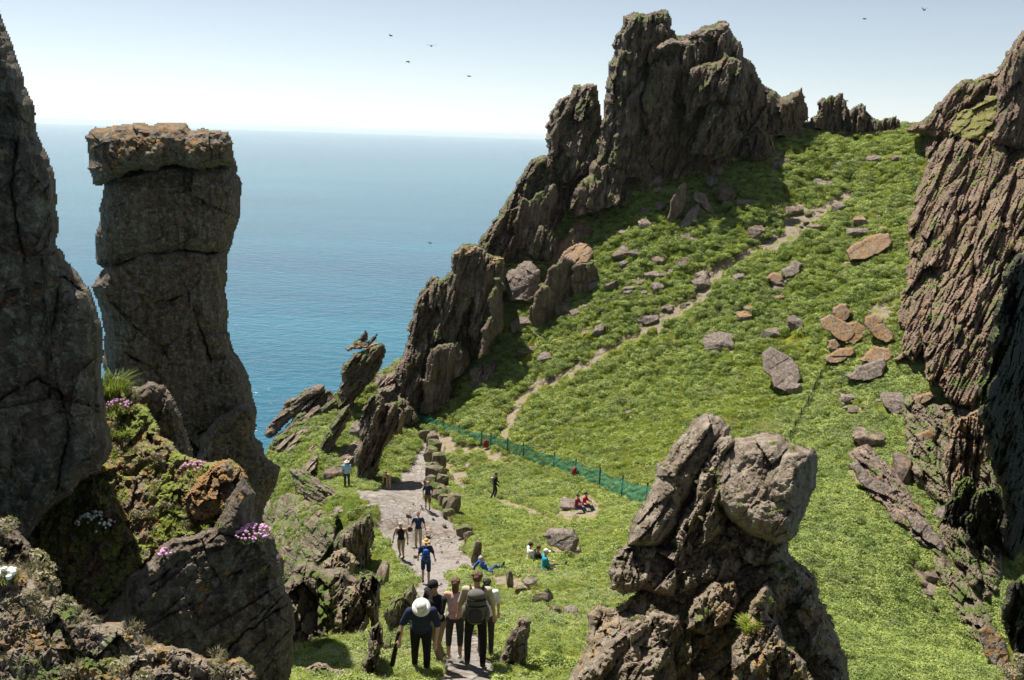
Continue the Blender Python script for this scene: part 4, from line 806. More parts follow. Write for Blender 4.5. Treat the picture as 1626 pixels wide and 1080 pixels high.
def fence(name, pts, label, hpost, net, netk=0.9, pr=0.05):
    P = [Vector(gp(u, v)) for u, v in pts]; root = empty(name, P[0]); tag(root, label, "fence"); O = P[0]; rg = random.Random(4)
    for p in P:
        bm = bmesh.new(); lean = Vector((rg.uniform(-.05, .05), rg.uniform(-.05, .05), 0))
        tube_bm(bm, p - O - Vector((0, 0, .4)), p - O + lean + Vector((0, 0, hpost)), pr, pr * .9)
        bm_obj('post', bm, M['post'], root)
    bm = bmesh.new(); rows = 7; prev = None; n = 10
    for i in range(len(P) - 1):
        for k in range(n + (i == len(P) - 2)):
            t = k / n; q = P[i].lerp(P[i + 1], t); z0 = float(H(q.x, q.y)); sag = 0.07 * 4 * t * (1 - t) * hpost * rg.uniform(.8, 1.2)
            col = [bm.verts.new((q.x - O.x + rg.uniform(-.03, .03), q.y - O.y + .05 * math.sin(j + k) - 0.05, z0 - O.z - .05 + (hpost * netk - sag) * j / (rows - 1))) for j in range(rows)]
            if prev:
                for j in range(rows - 1): bm.faces.new((prev[j], col[j], col[j + 1], prev[j + 1]))
            prev = col
    bm_obj('netting', bm, M[net], root)
    return root, P
FP = [(664, 675), (682, 680), (704, 688), (728, 697), (764, 709), (779, 712), (806, 720), (831, 729), (879, 746), (913, 757), (952, 773), (987, 788), (1025, 802), (1060, 816)]
froot, FPts = fence("netting_fence", FP, "green netting fence on dark posts crossing the saddle below the great slope", 1.35, 'net')
bm = bmesh.new(); p = Vector(gp(653, 668)) - FPts[0]; q = Vector(gp(664, 672)) - FPts[0]
nx = 8
rows_ = [[bm.verts.new(p.lerp(q, i / nx) + Vector((0, .05 * math.sin(i * 2.1), -.2 + 1.5 * j / 4))) for j in range(5)] for i in range(nx + 1)]
for i in range(nx):
    for j in range(4): bm.faces.new((rows_[i][j], rows_[i + 1][j], rows_[i + 1][j + 1], rows_[i][j + 1]))
tag(bm_obj('end_sheet', bm, M['teal'], froot), "opaque teal sheet closing the fence's upper end")
for (u, v), lb in (((772, 711), "small faded red sack hung low on the fence beside its gap posts"), ((913, 757), "small faded red sack hung on the fence post above the couple in red")):
    c = Vector(gp(u, v)); bm = bmesh.new(); bmesh.ops.create_icosphere(bm, subdivisions=3, radius=1)
    for x in bm.verts:
        x.co = Vector((x.co.x * (.27 - .07 * x.co.z), x.co.y * .14, x.co.z * .36)) + x.normal * .03 * math.sin(9 * x.co.z + 7 * x.co.x)
    o = bm_obj('red_sack', bm, M['red'], None, True); o.location = c + Vector((0, -.16, .42)); tag(o, lb, "sack")
fence("slope_fence", [(1254, 700), (1262, 684), (1272, 664), (1282, 644), (1292, 622), (1302, 602), (1312, 586), (1322, 572)], "thin dark teal fence climbing the right slope towards the orange slab pile", 0.75, 'net2', .9, .035)

# ------------------------------------------------------------------ vegetation prototypes and scatter
def leaf_mat(name, c0, c1, trans=0.35, sc=0.35, dry=None):
    n = NT(name); pos = n.geo.outputs["Position"]
    f = n.noise(sc, 5, 0.65, pos); oi = n.n.new("ShaderNodeObjectInfo")
    t = n.math('ADD', n.math('MULTIPLY', f, 0.9), n.math('MULTIPLY', oi.outputs["Random"], 0.45))
    c = n.ramp(t, [(0.38, c0), (0.85, c1)])
    if dry: c = n.mix(n.math('MULTIPLY', n.fr(n.noise(0.3, 5, 0.7, pos), 0.5, 0.66), 0.65), c, dry)
    n.lk(c, n.b.inputs["Base Color"]); n.b.inputs["Roughness"].default_value = 0.7; n.b.inputs["Specular IOR Level"].default_value = 0.15
    tr = n.n.new("ShaderNodeBsdfTranslucent"); n.lk(n.mix(1.0, c, (1.25, 1.3, 0.6), 'MULTIPLY'), tr.inputs[0]); mx = n.n.new("ShaderNodeMixShader"); mx.inputs[0].default_value = trans
    n.lk(n.b.outputs[0], mx.inputs[1]); n.lk(tr.outputs[0], mx.inputs[2]); n.lk(mx.outputs[0], n.out.inputs[0])
    return n.m
M['grass'] = leaf_mat('grass_blade', (0.115, 0.16, 0.028), (0.34, 0.395, 0.085), dry=(0.36, 0.32, 0.14))
M['cushion'] = leaf_mat('campion_leaf', (0.11, 0.165, 0.038), (0.35, 0.405, 0.125), 0.25, dry=(0.20, 0.24, 0.10))
M['dry'] = leaf_mat('dry_lichen_tuft', (0.12, 0.105, 0.065), (0.36, 0.32, 0.21), 0.2, 1.5)
M['white'] = simple_mat('white_petal', (0.72, 0.74, 0.66)); M['pink'] = simple_mat('thrift_pink', (0.62, 0.34, 0.50), 0.8, 0.3, 40)
def proto_blades(name, n, hgt, rad, wid, mat, seed, droop=0.5):
    rg = np.random.default_rng(seed); V = []; Q = []
    for i in range(n):
        a = rg.uniform(0, 6.283); r0 = rad * math.sqrt(rg.random()) * .55; h = hgt * rg.uniform(.6, 1.15); l = a + rg.normal(0, .5); out = rad * rg.uniform(.25, .9) * droop * 1.6
        b = np.array([r0 * math.cos(a), r0 * math.sin(a), -.04]); s = np.array([-math.sin(l), math.cos(l), 0]) * wid; d = np.array([math.cos(l), math.sin(l), 0])
        m = b + d * out * .35 + [0, 0, h * .62]; t = b + d * out + [0, 0, h * (1 - .35 * droop)]
        k = len(V); V += [b - s, b + s, m + s * .8, m - s * .8, t + s * .2, t - s * .2]; Q += [(k, k + 1, k + 2, k + 3), (k + 3, k + 2, k + 4, k + 5)]
    return mesh_np(name, V, Q, mat, link=False)
def proto_cushion(name, n, rad, hgt, ls, mat, seed):
    rg = np.random.default_rng(seed); V = []; Q = []
    for i in range(n):
        th = rg.uniform(0, 6.283); ph = math.acos(rg.uniform(0.0, 1)); k_ = rg.uniform(.75, 1.05)
        nrm = np.array([math.sin(ph) * math.cos(th), math.sin(ph) * math.sin(th), math.cos(ph)]); c = nrm * [rad, rad, hgt] * k_
        nn = nrm + rg.normal(0, .45, 3); nn /= np.linalg.norm(nn); x = np.cross(nn, [0.3, .2, 1]); x /= np.linalg.norm(x); y = np.cross(nn, x); a = rg.uniform(0, 6.283)
        x, y = x * math.cos(a) + y * math.sin(a), y * math.cos(a) - x * math.sin(a); s = ls * rg.uniform(.6, 1.2)
        k = len(V); V += [c - x * s, c + y * s * .5, c + x * s, c - y * s * .5]; Q.append((k, k + 1, k + 2, k + 3))
    return mesh_np(name, V, Q, mat, link=False)
PROTO = [proto_blades('grass_tuft_fine', 34, .22, .30, .011, M['grass'], 1), proto_blades('grass_tuft_long', 30, .34, .34, .014, M['grass'], 2, .8), proto_cushion('campion_cushion', 150, .36, .26, .062, M['cushion'], 3),
         proto_cushion('campion_flowers', 16, .34, .30, .032, M['white'], 4), proto_cushion('dry_cushion', 120, .09, .07, .02, M['dry'], 5), proto_blades('dry_tuft', 40, .09, .08, .0035, M['dry'], 6)]
def scatter(name, P, sc, kind, rot, label, cat):
    P = np.asarray(P, np.float32); me = bpy.data.meshes.new(name); me.vertices.add(len(P)); me.vertices.foreach_set("co", P.ravel())
    a = me.attributes.new("sc", 'FLOAT', 'POINT'); a.data.foreach_set("value", np.asarray(sc, np.float32))
    a = me.attributes.new("kind", 'INT', 'POINT'); a.data.foreach_set("value", np.asarray(kind, np.int32))
    a = me.attributes.new("rot", 'FLOAT_VECTOR', 'POINT'); a.data.foreach_set("vector", np.asarray(rot, np.float32).ravel())
    o = bpy.data.objects.new(name, me); COL.objects.link(o)
    g = bpy.data.node_groups.new(name + "_scatter", 'GeometryNodeTree'); g.interface.new_socket("Geometry", in_out='INPUT', socket_type='NodeSocketGeometry'); g.interface.new_socket("Geometry", in_out='OUTPUT', socket_type='NodeSocketGeometry')
    gi = g.nodes.new("NodeGroupInput"); go = g.nodes.new("NodeGroupOutput"); jn = g.nodes.new("GeometryNodeJoinGeometry")
    def na(nm, ty):
        n = g.nodes.new("GeometryNodeInputNamedAttribute"); n.data_type = ty; n.inputs[0].default_value = nm; return [q for q in n.outputs if q.enabled and q.name == "Attribute"][0]
    for k in sorted(set(int(q) for q in np.unique(kind))):
        ip = g.nodes.new("GeometryNodeInstanceOnPoints"); ob = g.nodes.new("GeometryNodeObjectInfo"); ob.inputs["Object"].default_value = PROTO[k]; ob.inputs["As Instance"].default_value = True
        cmp = g.nodes.new("FunctionNodeCompare"); cmp.data_type = 'INT'; cmp.operation = 'EQUAL'
        ii = [q for q in cmp.inputs if q.enabled]; g.links.new(na("kind", 'INT'), ii[0]); ii[1].default_value = k
        g.links.new(gi.outputs[0], ip.inputs["Points"]); g.links.new(cmp.outputs[0], ip.inputs["Selection"]); g.links.new(ob.outputs["Geometry"], ip.inputs["Instance"])
        g.links.new(na("rot", 'FLOAT_VECTOR'), ip.inputs["Rotation"]); g.links.new(na("sc", 'FLOAT'), ip.inputs["Scale"]); g.links.new(ip.outputs[0], jn.inputs[0])
    g.links.new(jn.outputs[0], go.inputs[0]); md = o.modifiers.new("scatter", 'NODES'); md.node_group = g
    tag(o, label, cat, kind="stuff"); return o
rgn = np.random.default_rng(8)
def grass_field(n):
    az = np.radians(rgn.uniform(-33, 32, n)); r = 9 * (140 / 9) ** rgn.random(n) ** 0.62
    x = r * np.sin(az); y = r * np.cos(az); z = H(x, y) + lumps(x, y) - .03
    P = np.stack([x, y, z], 1); u, v = project(P); path, earth = ground_masks(u, v)
    far = sstep(60, 80, y)
    bank = inside(BANK, *JIT(u, v, 55, 20.0))
    th = fbm(x * .11, y * .11, 71, 4)
    keep = (u > -40) & (u < 1670) & (v < 1130) & (v > 120) & ~path & (~earth | (rgn.random(n) < .04)) & (~bank | (rgn.random(n) < .12)) & (x > -45)
    # leave worn gaps among the tussocks of the upper slope
    keep &= ~((far > .5) & (fbm(x * .5, y * .8, 88, 3) < -.30))
    for sx_, sy_, sr_ in STONES: keep &= ((x - sx_) ** 2 + (y - sy_) ** 2) > sr_ * sr_
    lush = np.clip(.5 + 1.2 * th, 0, 1)
    pk = .10 + .65 * far * (1 - .4 * lush)
    pk = np.where((u > 1250) & (v > 560), np.clip(.35 + .5 * sstep(1300, 1420, u), 0, .8), pk)
    q = rgn.random(n); kind = np.where(q < pk, 2, np.where(rgn.random(n) < .25, 1, 0))
    sc = (.5 + .0085 * r) * rgn.uniform(.6, 1.35, n) * np.where(kind == 2, rgn.uniform(.5, 1.05, n), 1.0) * np.where(earth, .6, 1)
    sc = np.where(r < 30, sc * .72, sc); sc = sc * (1 - .35 * (1 - far) * (kind != 2))
    fl = (rgn.random(n) < .30 * sstep(.0, .35, fbm(x * .16, y * .16, 91, 3) + .12)) & keep
    rot = np.stack([rgn.normal(0, .15, n), rgn.normal(0, .15, n), rgn.uniform(0, 6.28, n)], 1)
    A = np.where(keep)[0]; B = np.where(fl)[0]
    PP = np.concatenate([P[A], P[B] + [0, 0, .06]]); kk = np.concatenate([kind[A], np.full(len(B), 3)]); ss = np.concatenate([sc[A], .85 * sc[B]]); rr = np.concatenate([rot[A], rot[B]])
    scatter("turf_grass", PP, ss, kk, rr, "green grass and white flowered campion cushions over the whole slope", "grass")
grass_field(300000)
# plants rooted on rock ledges
def faces_of(o):
    me = o.data; n = len(me.polygons); c = np.zeros(n * 3, np.float32); nn = np.zeros(n * 3, np.float32); a = np.zeros(n, np.float32)
    me.polygons.foreach_get("center", c); me.polygons.foreach_get("normal", nn); me.polygons.foreach_get("area", a)
    return c.reshape(-1, 3) + np.array(o.location), nn.reshape(-1, 3), a
def ledge_plants(names, dens, nzmin, kinds, s0, s1, seed, patch, thr):
    PP = []; 
    for nm in names:
        c, nn, a = faces_of(bpy.data.objects[nm]); u, v = project(c)
        w = a * dens * (nn[:, 2] > nzmin) * (fbm(c[:, 0] * patch + c[:, 2] * patch, c[:, 1] * patch, seed, 3) > thr)
        facing = (c * nn).sum(1) < 0; k = rgn.poisson(np.clip(w * facing, 0, 8)); PP.append(np.repeat(c, k, 0))
    P = np.concatenate(PP); n = len(P); P = P + rgn.normal(0, .02, (n, 3))
    return P, s0 + (s1 - s0) * rgn.random(n), rgn.choice(kinds, n), np.stack([rgn.normal(0, .3, n), rgn.normal(0, .3, n), rgn.uniform(0, 6.28, n)], 1)
sets = [ledge_plants(["rocky_peak", "rocky_shoulder", "slanting_crag", "rounded_crag", "needle_crag", "strata_cliff", "ridge_outcrop", "dark_outcrop", "sea_slab", "jagged_ridge"], 2.4, .62, [0, 0, 2], .35, .75, 5, .25, .05),
        ledge_plants(["rocky_bank"], 14, .6, [0, 2], .35, .7, 6, .5, -.05),
        ledge_plants(["grassy_ledge"], 150, .45, [0, 0, 5], .10, .22, 7, 1.4, .14),
        ledge_plants(["slab_faced_rock", "foreground_rock"], 60, .6, [0, 5], .10, .25, 9, 1.6, .22)]
scatter("ledge_grass", *[np.concatenate([s[i] for s in sets]) for i in range(4)], "grass and mossy cushions growing on the rock ledges", "grass")
sets = [ledge_plants(["lichen_bank"], 130, .25, [5, 5, 5, 4], .25, .6, 12, 3.0, -.25), ledge_plants(["grassy_ledge"], 90, .3, [4, 5], .3, .8, 13, 2.0, .05),
        ledge_plants(["foreground_rock"], 70, .35, [4], .2, .5, 14, 1.6, .1), ledge_plants(["lichen_boulder", "shaded_mound"], 260, .3, [4], .3, .8, 15, 2, -.2)]
scatter("dry_cushions", *[np.concatenate([s[i] for s in sets]) for i in range(4)], "grey green lichen and dry cushion plants on the foreground rocks", "lichen")
# ------------------------------------------------------------------ people: one continuous remeshed body each, clothes as children
def pm(name, c, rough=0.85, var=0.18, sc=14): return simple_mat(name, c, rough, var, sc, 0.25)
PM = {k: pm('cloth_' + k, c) for k, c in dict(navy=(.018, .026, .065), black=(.012, .012, .014), tan=(.26, .18, .11), khaki=(.30, .25, .16), beige=(.44, .37, .27), white=(.72, .70, .66), charcoal=(.045, .043, .04),
      grey=(.12, .11, .095), blue=(.03, .10, .42), sky=(.32, .52, .66), teal=(.02, .26, .36), red=(.42, .03, .05), wine=(.22, .02, .05), jeans=(.05, .09, .19), mauve=(.42, .30, .31), brown=(.16, .09, .055), straw=(.52, .34, .13), olive=(.09, .085, .045), orange=(.5, .17, .05)).items()}
PM['skin'] = pm('skin', (.52, .31, .215), .6, .1); PM['skin_tan'] = pm('skin_tanned', (.40, .22, .145), .6, .1); PM['shoe'] = pm('shoe', (.07, .06, .05)); PM['shoe_white'] = pm('shoe_white', (.6, .58, .54))
for k, c in dict(hair_brown=(.10, .055, .03), hair_dark=(.02, .016, .013), hair_blond=(.36, .24, .11), hair_grey=(.35, .33, .31)).items(): PM[k] = pm(k, c, .6, .35, 60)
def cap_bm(bm, a, b, ra, rb, k=12):
    a = Vector(a); b = Vector(b); ax = b - a; L = ax.length
    if L < 1e-5: ax = Vector((0, 0, 1)); L = 1e-5
    d = ax.normalized(); x = d.orthogonal().normalized(); y = d.cross(x); rings = []
    for i in range(4): t = -math.pi / 2 + math.pi / 2 * i / 3; rings.append((a + d * ra * math.sin(t), max(ra * math.cos(t), ra * .04)))
    for i in range(4): t = math.pi / 2 * i / 3; rings.append((b + d * rb * math.sin(t), max(rb * math.cos(t), rb * .04)))
    R = [[bm.verts.new(c + (x * math.cos(q) + y * math.sin(q)) * r) for q in [2 * math.pi * j / k for j in range(k)]] for c, r in rings]
    for p, q in zip(R[:-1], R[1:]):
        for j in range(k): bm.faces.new((p[j], p[(j + 1) % k], q[(j + 1) % k], q[j]))
    bm.faces.new(R[0][::-1]); bm.faces.new(R[-1])
def ell_bm(bm, c, r, rot=None):
    m = bmesh.ops.create_icosphere(bm, subdivisions=3, radius=1); c = Vector(c)
    for v in m['verts']:
        p = Vector((v.co.x * r[0], v.co.y * r[1], v.co.z * r[2]))
        if rot is not None: p = rot @ p
        v.co = p + c
def melt(name, bm, voxel, mat, parent, smooth=4):
    """union of the pieces as one smooth continuous skin"""
    me = bpy.data.meshes.new("tmp"); bm.to_mesh(me); bm.free(); o = bpy.data.objects.new("tmp", me); COL.objects.link(o)
    rm = o.modifiers.new("r", 'REMESH'); rm.mode = 'VOXEL'; rm.voxel_size = voxel
    sm = o.modifiers.new("s", 'SMOOTH'); sm.factor = 0.5; sm.iterations = smooth
    dg = bpy.context.evaluated_depsgraph_get(); res = bpy.data.meshes.new_from_object(o.evaluated_get(dg)); bpy.data.objects.remove(o); bpy.data.meshes.remove(me)
    res.name = name; res.materials.clear(); res.materials.append(mat); res.polygons.foreach_set("use_smooth", [True] * len(res.polygons))
    ob = bpy.data.objects.new(name, res); COL.objects.link(ob); ob.parent = parent; return ob
def rx(v, a): v = Vector(v); return Vector((v.x, v.y * math.cos(a) + v.z * math.sin(a), -v.y * math.sin(a) + v.z * math.cos(a)))   # lean forward by a
def person(u, v, heading, label, H_=1.75, lean=0.05, arms=((-.25, .05, -1), (-.1, .25, -1), (.25, .05, -1), (.1, .25, -1)), legs=((-.06, .1, -1), (0, -.12, -1), (.06, -.05, -1), (0, -.1, -1)),
           shirt='navy', sleeve=0.5, trousers='khaki', tlen=1.0, hair='hair_brown', hairlen=0, hat=None, pack=None, packsize=1.0, skin='skin', shoe='shoe', vox=.014, head=0.0, seat=False, r=None, female=False, fat=1.0, strap=False, off=(0, 0, 0)):
    s = H_ / 1.75
    if r is None: P = Vector(gp(u, v))
    else: P = Vector(pt(u, v, r))
    root = empty("person", P + Vector(off), heading); tag(root, label, "person"); N = lambda q: Vector(q).normalized()
    up_ = lambda p: pel + rx(Vector(p), lean)
    pel = Vector((0, 0, 0)); UA, FA, TH, SH = .29, .255, .44, .43; shw = .175 if female else .20; hip = .095
    chest = up_((0, .01, .36)); neck = up_((0, .0, .55)); hd = neck + rx((0, .035, .155), lean * .6 + head)
    sho = [up_((-shw, 0, .49)), up_((shw, 0, .49))]; A = []
    for i in (0, 1): e = sho[i] + N(arms[2 * i]) * UA; w = e + N(arms[2 * i + 1]) * FA; A.append((sho[i], e, w, N(arms[2 * i + 1])))
    Lg = []
    for i in (0, 1): h = Vector(((-hip, hip)[i], 0, -.02)); k = h + N(legs[2 * i]) * TH; a = k + N(legs[2 * i + 1]) * SH; Lg.append((h, k, a, N(legs[2 * i + 1])))
    feet = []
    for h, k, a, d in Lg:
        fdir = Vector((0, 1, 0)) if d.z < -.6 else N(Vector((0, .35, .94))); feet.append((a, a + fdir * .17 + Vector((0, 0, -.045 if d.z < -.6 else 0))))
    low = -0.13 if seat else min(min(a.z, f.z) for a, f in feet) - .05
    if seat: low = min(low, -.13)
    root.location = P + Vector(off); sc = Matrix.Scale(s, 4); dz = Vector((0, 0, -low))
    T = lambda p: (Vector(p) + dz) * s
    B = bmesh.new(); g = fat
    def C(bm, a, b, ra, rb): cap_bm(bm, T(a), T(b), ra * s, rb * s)
    def E(bm, c, rr, rot=None): ell_bm(bm, T(c), [q * s for q in rr], rot)
    qr = Matrix.Rotation(-lean, 3, 'X'); hr = Matrix.Rotation(-(lean * .6 + head), 3, 'X')
    def torso(bm, e, yoke=True):
        E(bm, up_((0, 0, .03)), (.155 * g + e, .105 * g + e, .12 + e), qr); E(bm, up_((0, .01, .18)), (.135 * g + e, .10 * g + e, .15 + e), qr); E(bm, up_((0, .01, .36)), (.165 * g + e, .11 * g + e, .17 + e), qr)
        for q in (sho if yoke else []): C(bm, chest + (q - chest) * .25 + Vector((0, 0, .06)), q, .075 + e, .06 + e)
    torso(B, 0); C(B, up_((0, -.005, .50)), hd + Vector((0, -.01, -.06)), .06, .052)
    E(B, hd, (.077, .096, .118), hr); E(B, hd + hr @ Vector((0, .035, -.055)), (.055, .06, .06), hr); E(B, hd + hr @ Vector((0, .10, -.015)), (.013, .022, .024), hr)
    for q in (-1, 1): E(B, hd + hr @ Vector((q * .077, -.005, -.005)), (.012, .022, .032), hr)
    for i, (a, e, w, d) in enumerate(A):
        C(B, a, e, .052 * g, .042); C(B, e, w, .042, .027); sd = d.cross(Vector((0, 0, 1)) if abs(d.z) < .9 else Vector((0, 1, 0))).normalized(); palm = w + d * .055
        C(B, w + d * .02, w + d * .085, .028, .036); side = 1 if i else -1
        for f in range(4):
            o_ = sd * (f - 1.5) * .021; b0 = w + d * .095 + o_; L_ = (.062, .074, .07, .052)[f]; curl = d.cross(sd) * .02 * side; m_ = b0 + d * L_ * .55 + curl * .5; C(B, b0, m_, .0105, .0095); C(B, m_, m_ + (d * .6 + curl * 22).normalized() * L_ * .55, .0095, .008)
        C(B, w + d * .04 + sd * .03, w + d * .085 + sd * .062, .013, .010)
    for (h, k, a, d), (f0, f1) in zip(Lg, feet): C(B, h, k, .083 * g, .056); C(B, k, k.lerp(a, .35), .052, .055); C(B, k.lerp(a, .35), a, .055, .036); C(B, f0, f1, .042, .035)
    body = melt("body", B, vox, PM[skin], root)
    for q in (-1, 1):
        eb = bmesh.new(); E(eb, hd + hr @ Vector((q * .032, .087, .012)), (.012, .008, .009), hr); bm_obj("eye", eb, PM['hair_dark'], root, True)
    b = bmesh.new(); torso(b, .016, sleeve > 0)
    if sleeve > 0:
        for a, e, w, d in A:
            if sleeve <= .65: C(b, a, a.lerp(e, min(.95, sleeve * 1.5)), .07 * g, .064)
            else: C(b, a, e, .068 * g, .055); C(b, e, e.lerp(w, .9), .055, .042)
    melt("shirt", b, max(vox, .014), PM[shirt], root)
    b = bmesh.new(); E(b, up_((0, 0, .0)), (.165 * g, .118 * g, .125), qr)
    for h, k, a, d in Lg:
        if tlen <= .5: C(b, h, h.lerp(k, tlen * 1.9), .098 * g, .085)
        else: C(b, h, k, .098 * g, .07); C(b, k, k.lerp(a, (tlen - .5) * 1.9), .072, .056 if tlen > .9 else .062)
    melt("trousers" if tlen > .5 else "shorts", b, max(vox, .014), PM[trousers], root)
    for f0, f1 in feet:
        b = bmesh.new(); C(b, f0 + Vector((0, -.02, -.01)), f1, .052, .044); melt("shoe", b, .014, PM[shoe], root)
    if hair:
        b = bmesh.new(); E(b, hd + hr @ Vector((0, -.018, .025)), (.085, .094, .108), hr)
        if hairlen: E(b, hd + hr @ Vector((0, -.05, -.05 - hairlen * .3)), (.075, .055, .08 + hairlen * .6), hr)
        for t in range(10 if hat is None else 0): a_ = t * 2.4; E(b, hd + hr @ Vector((.066 * math.cos(a_), -.03 + .07 * math.sin(a_), .05 + .035 * math.sin(t * 1.7))), (.034, .034, .034))
        melt("hair", b, max(vox * .8, .011), PM[hair], root, 2)
    if hat:
        kind, cm = hat; b = bmesh.new(); c = hd + hr @ Vector((0, -.008, .055))
        E(b, c, (.088, .1, .08), hr)
        if kind == 'brim':
            ring = [(.09, 0), (.118, -.012), (.158, -.03), (.160, -.038), (.112, -.026), (.09, -.02)]; K = 28
            VV_ = [[b.verts.new(T(c + hr @ Vector((q * math.cos(2 * math.pi * j / K), q * math.sin(2 * math.pi * j / K) * 1.05, z - .01)))) for j in range(K)] for q, z in ring]
            for i in range(len(ring)):
                for j in range(K): b.faces.new((VV_[i][j], VV_[i][(j + 1) % K], VV_[(i + 1) % len(ring)][(j + 1) % K], VV_[(i + 1) % len(ring)][j]))
        else:
            E(b, c + hr @ Vector((0, .12, -.03)), (.07, .08, .014), hr)
        bm_obj("hat", b, PM[cm], root, True)
    if pack:
        z = packsize; b = bmesh.new(); X = lambda p: up_(Vector(p))
        E(b, X((0, -.20 * z ** .5, .28)), (.165 * z, .115 * z, .27 * z), qr); E(b, X((0, -.20, .12)), (.155 * z, .12 * z, .15 * z), qr); E(b, X((0, -.21, .47 * z ** .3)), (.14 * z, .12 * z, .09 * z), qr)
        pk = melt("backpack", b, max(vox, .014), PM[pack], root)
        b = bmesh.new(); E(b, X((0, -.31 * z ** .5, .17)), (.11 * z, .05, .12 * z), qr); melt("pocket", b, .014, PM['charcoal' if pack != 'charcoal' else 'grey'], pk)
        for zz, ww in ((.44, .15), (.33, .17), (.06, .16)):
            b = bmesh.new(); ps = [X((ww * z * math.sin(t), -.20 * z ** .5 - .125 * z * math.cos(t), zz)) for t in (-1.3, -.8, -.3, .3, .8, 1.3)]
            for a, c in zip(ps[:-1], ps[1:]): C(b, a, c, .014, .014)
            melt("band", b, .011, PM['black'], pk, 1)
        for q in (-1, 1):
            b = bmesh.new(); E(b, X((q * .165 * z, -.19, .14)), (.05 * z, .08 * z, .13 * z), qr); melt("side_pocket", b, .013, PM[pack], pk)
        for q in (-1, 1):
            b = bmesh.new(); ps = [X((q * .10, -.14, .50)), X((q * .115, -.02, .585)), X((q * .12, .115, .48)), X((q * .125, .13, .32)), X((q * .14, .04, .16))]
            for a, c in zip(ps[:-1], ps[1:]): C(b, a, c, .02, .02)
            melt("strap", b, .013, PM['charcoal'], pk, 2)
    root["joints"] = [list(T(A[0][2])), list(T(A[1][2]))]
    return root
def held(name, root, side, build, label, cat, mat):
    """a thing of its own in a person's hand (0 left, 1 right of the body)"""
    w = Vector(root["joints"][side]); wm = Matrix.Translation(root.location) @ Matrix.Rotation(root.rotation_euler.z, 4, 'Z')
    bm = bmesh.new(); build(bm); o = bm_obj(name, bm, mat, None, True); o.matrix_world = wm @ Matrix.Translation(w); tag(o, label, cat); return o
PI = math.pi
WALK = ((-.03, .28, -1), (0, -.30, -1), (.03, -.12, -1), (0, -.42, -1)); STAND = ((-.05, .03, -1), (0, -.03, -1), (.05, .03, -1), (0, -.03, -1))
# nearest group on the steps
p1 = person(668, 1073, PI + .1, "stooping person with a white sun hat, navy shirt and black trousers on the steps", 1.72, lean=.42, head=.45, arms=((-.35, .1, -1), (.15, .35, -1), (.5, -.15, -1), (.15, .4, -1)), legs=WALK, shirt='navy', sleeve=.6, trousers='black', hat=('brim', 'white'), hair='hair_grey', vox=.0095, fat=1.12)
held("tripod_bag", p1, 1, lambda b: cap_bm(b, (.02, -.02, .10), (.14, -.20, -.62), .035, .045), "long black tripod bag carried by the person in the white sun hat", "bag", PM['black'])
p2 = person(694, 1058, PI - .75, "person in a black cap and tan trousers lifting a camera, beside the white sun hat", 1.78, lean=.12, head=.1, arms=((-.35, .55, -.75), (.55, .45, .75), (.3, .1, -1), (.05, .35, -1)), legs=WALK, shirt='black', trousers='tan', tlen=1.0, hat=('cap', 'black'), hair='hair_dark', vox=.0095, skin='skin_tan')
def cam_(b):
    m = bmesh.ops.create_cube(b, size=1)
    for v in m['verts']: v.co = Vector((v.co.x * .13, v.co.y * .07, v.co.z * .09))
    bmesh.ops.bevel(b, geom=b.edges[:], offset=.012, segments=2, affect='EDGES'); cap_bm(b, (0, .03, 0), (0, .12, 0), .035, .036)
cmr = held("camera", p2, 0, cam_, "black camera held up to the face of the person in the black cap", "camera", PM['black'])
cmr.location += Vector((.0, .0, .08))
p3 = person(721, 1048, .05, "person in a mauve tank top and dark knee breeches, seen from behind on the steps", 1.64, lean=.06, arms=((-.3, -.05, -1), (-.12, .2, -1), (.35, .1, -1), (.2, .3, -1)), legs=STAND, shirt='mauve', sleeve=0, trousers='charcoal', tlen=.7, hair='hair_brown', hairlen=.12, shoe='shoe_white', vox=.0095, female=True, skin='skin')
p4 = person(754, 1058, .0, "person with curly brown hair and a big grey backpack walking down the steps", 1.84, lean=.10, arms=((-.3, .0, -1), (-.15, .35, -1), (.32, .0, -1), (.12, .35, -1)), legs=((-.1, .12, -1), (0, -.1, -1), (.1, -.05, -1), (0, -.08, -1)), shirt='beige', sleeve=.6, trousers='black', hair='hair_brown', pack='grey', packsize=1.15, vox=.0095)
p5 = person(771, 1040, .3, "dark haired person in a pale shirt half hidden behind the big grey backpack", 1.58, lean=.05, legs=STAND, shirt='white', sleeve=.5, trousers='charcoal', hair='hair_dark', vox=.012)
# on the path
person(676, 926, .1, "person in a straw hat with a bright blue backpack and dark shorts", 1.66, lean=.10, arms=((-.35, .1, -1), (-.1, .4, -1), (.4, .05, -1), (.2, .4, -1)), legs=WALK, shirt='navy', trousers='navy', tlen=.45, hat=('brim', 'straw'), hair='hair_blond', pack='blue', packsize=.8, female=True)
person(637, 887, PI - .15, "person in a black vest and khaki knee shorts coming up the path", 1.76, lean=.08, head=.2, arms=((-.4, .05, -1), (-.1, .3, -1), (.4, .05, -1), (.1, .3, -1)), legs=WALK, shirt='black', sleeve=0, trousers='khaki', tlen=.62, hair='hair_grey', skin='skin_tan')
p8 = person(664, 868, .15, "person in a navy shirt, khaki trousers and a faded red cap walking away", 1.80, lean=.25, head=.3, arms=((-.4, .2, -1), (-.2, .3, -1), (.4, .05, -1), (.15, .2, -1)), legs=WALK, shirt='navy', trousers='khaki', hat=('cap', 'red'), hair='hair_grey')
held("shoulder_bag", p8, 0, lambda b: ell_bm(b, (-.05, .05, -.12), (.14, .10, .15)), "small dark bag dangling from the hand of the person in the red cap", "bag", PM['charcoal'])
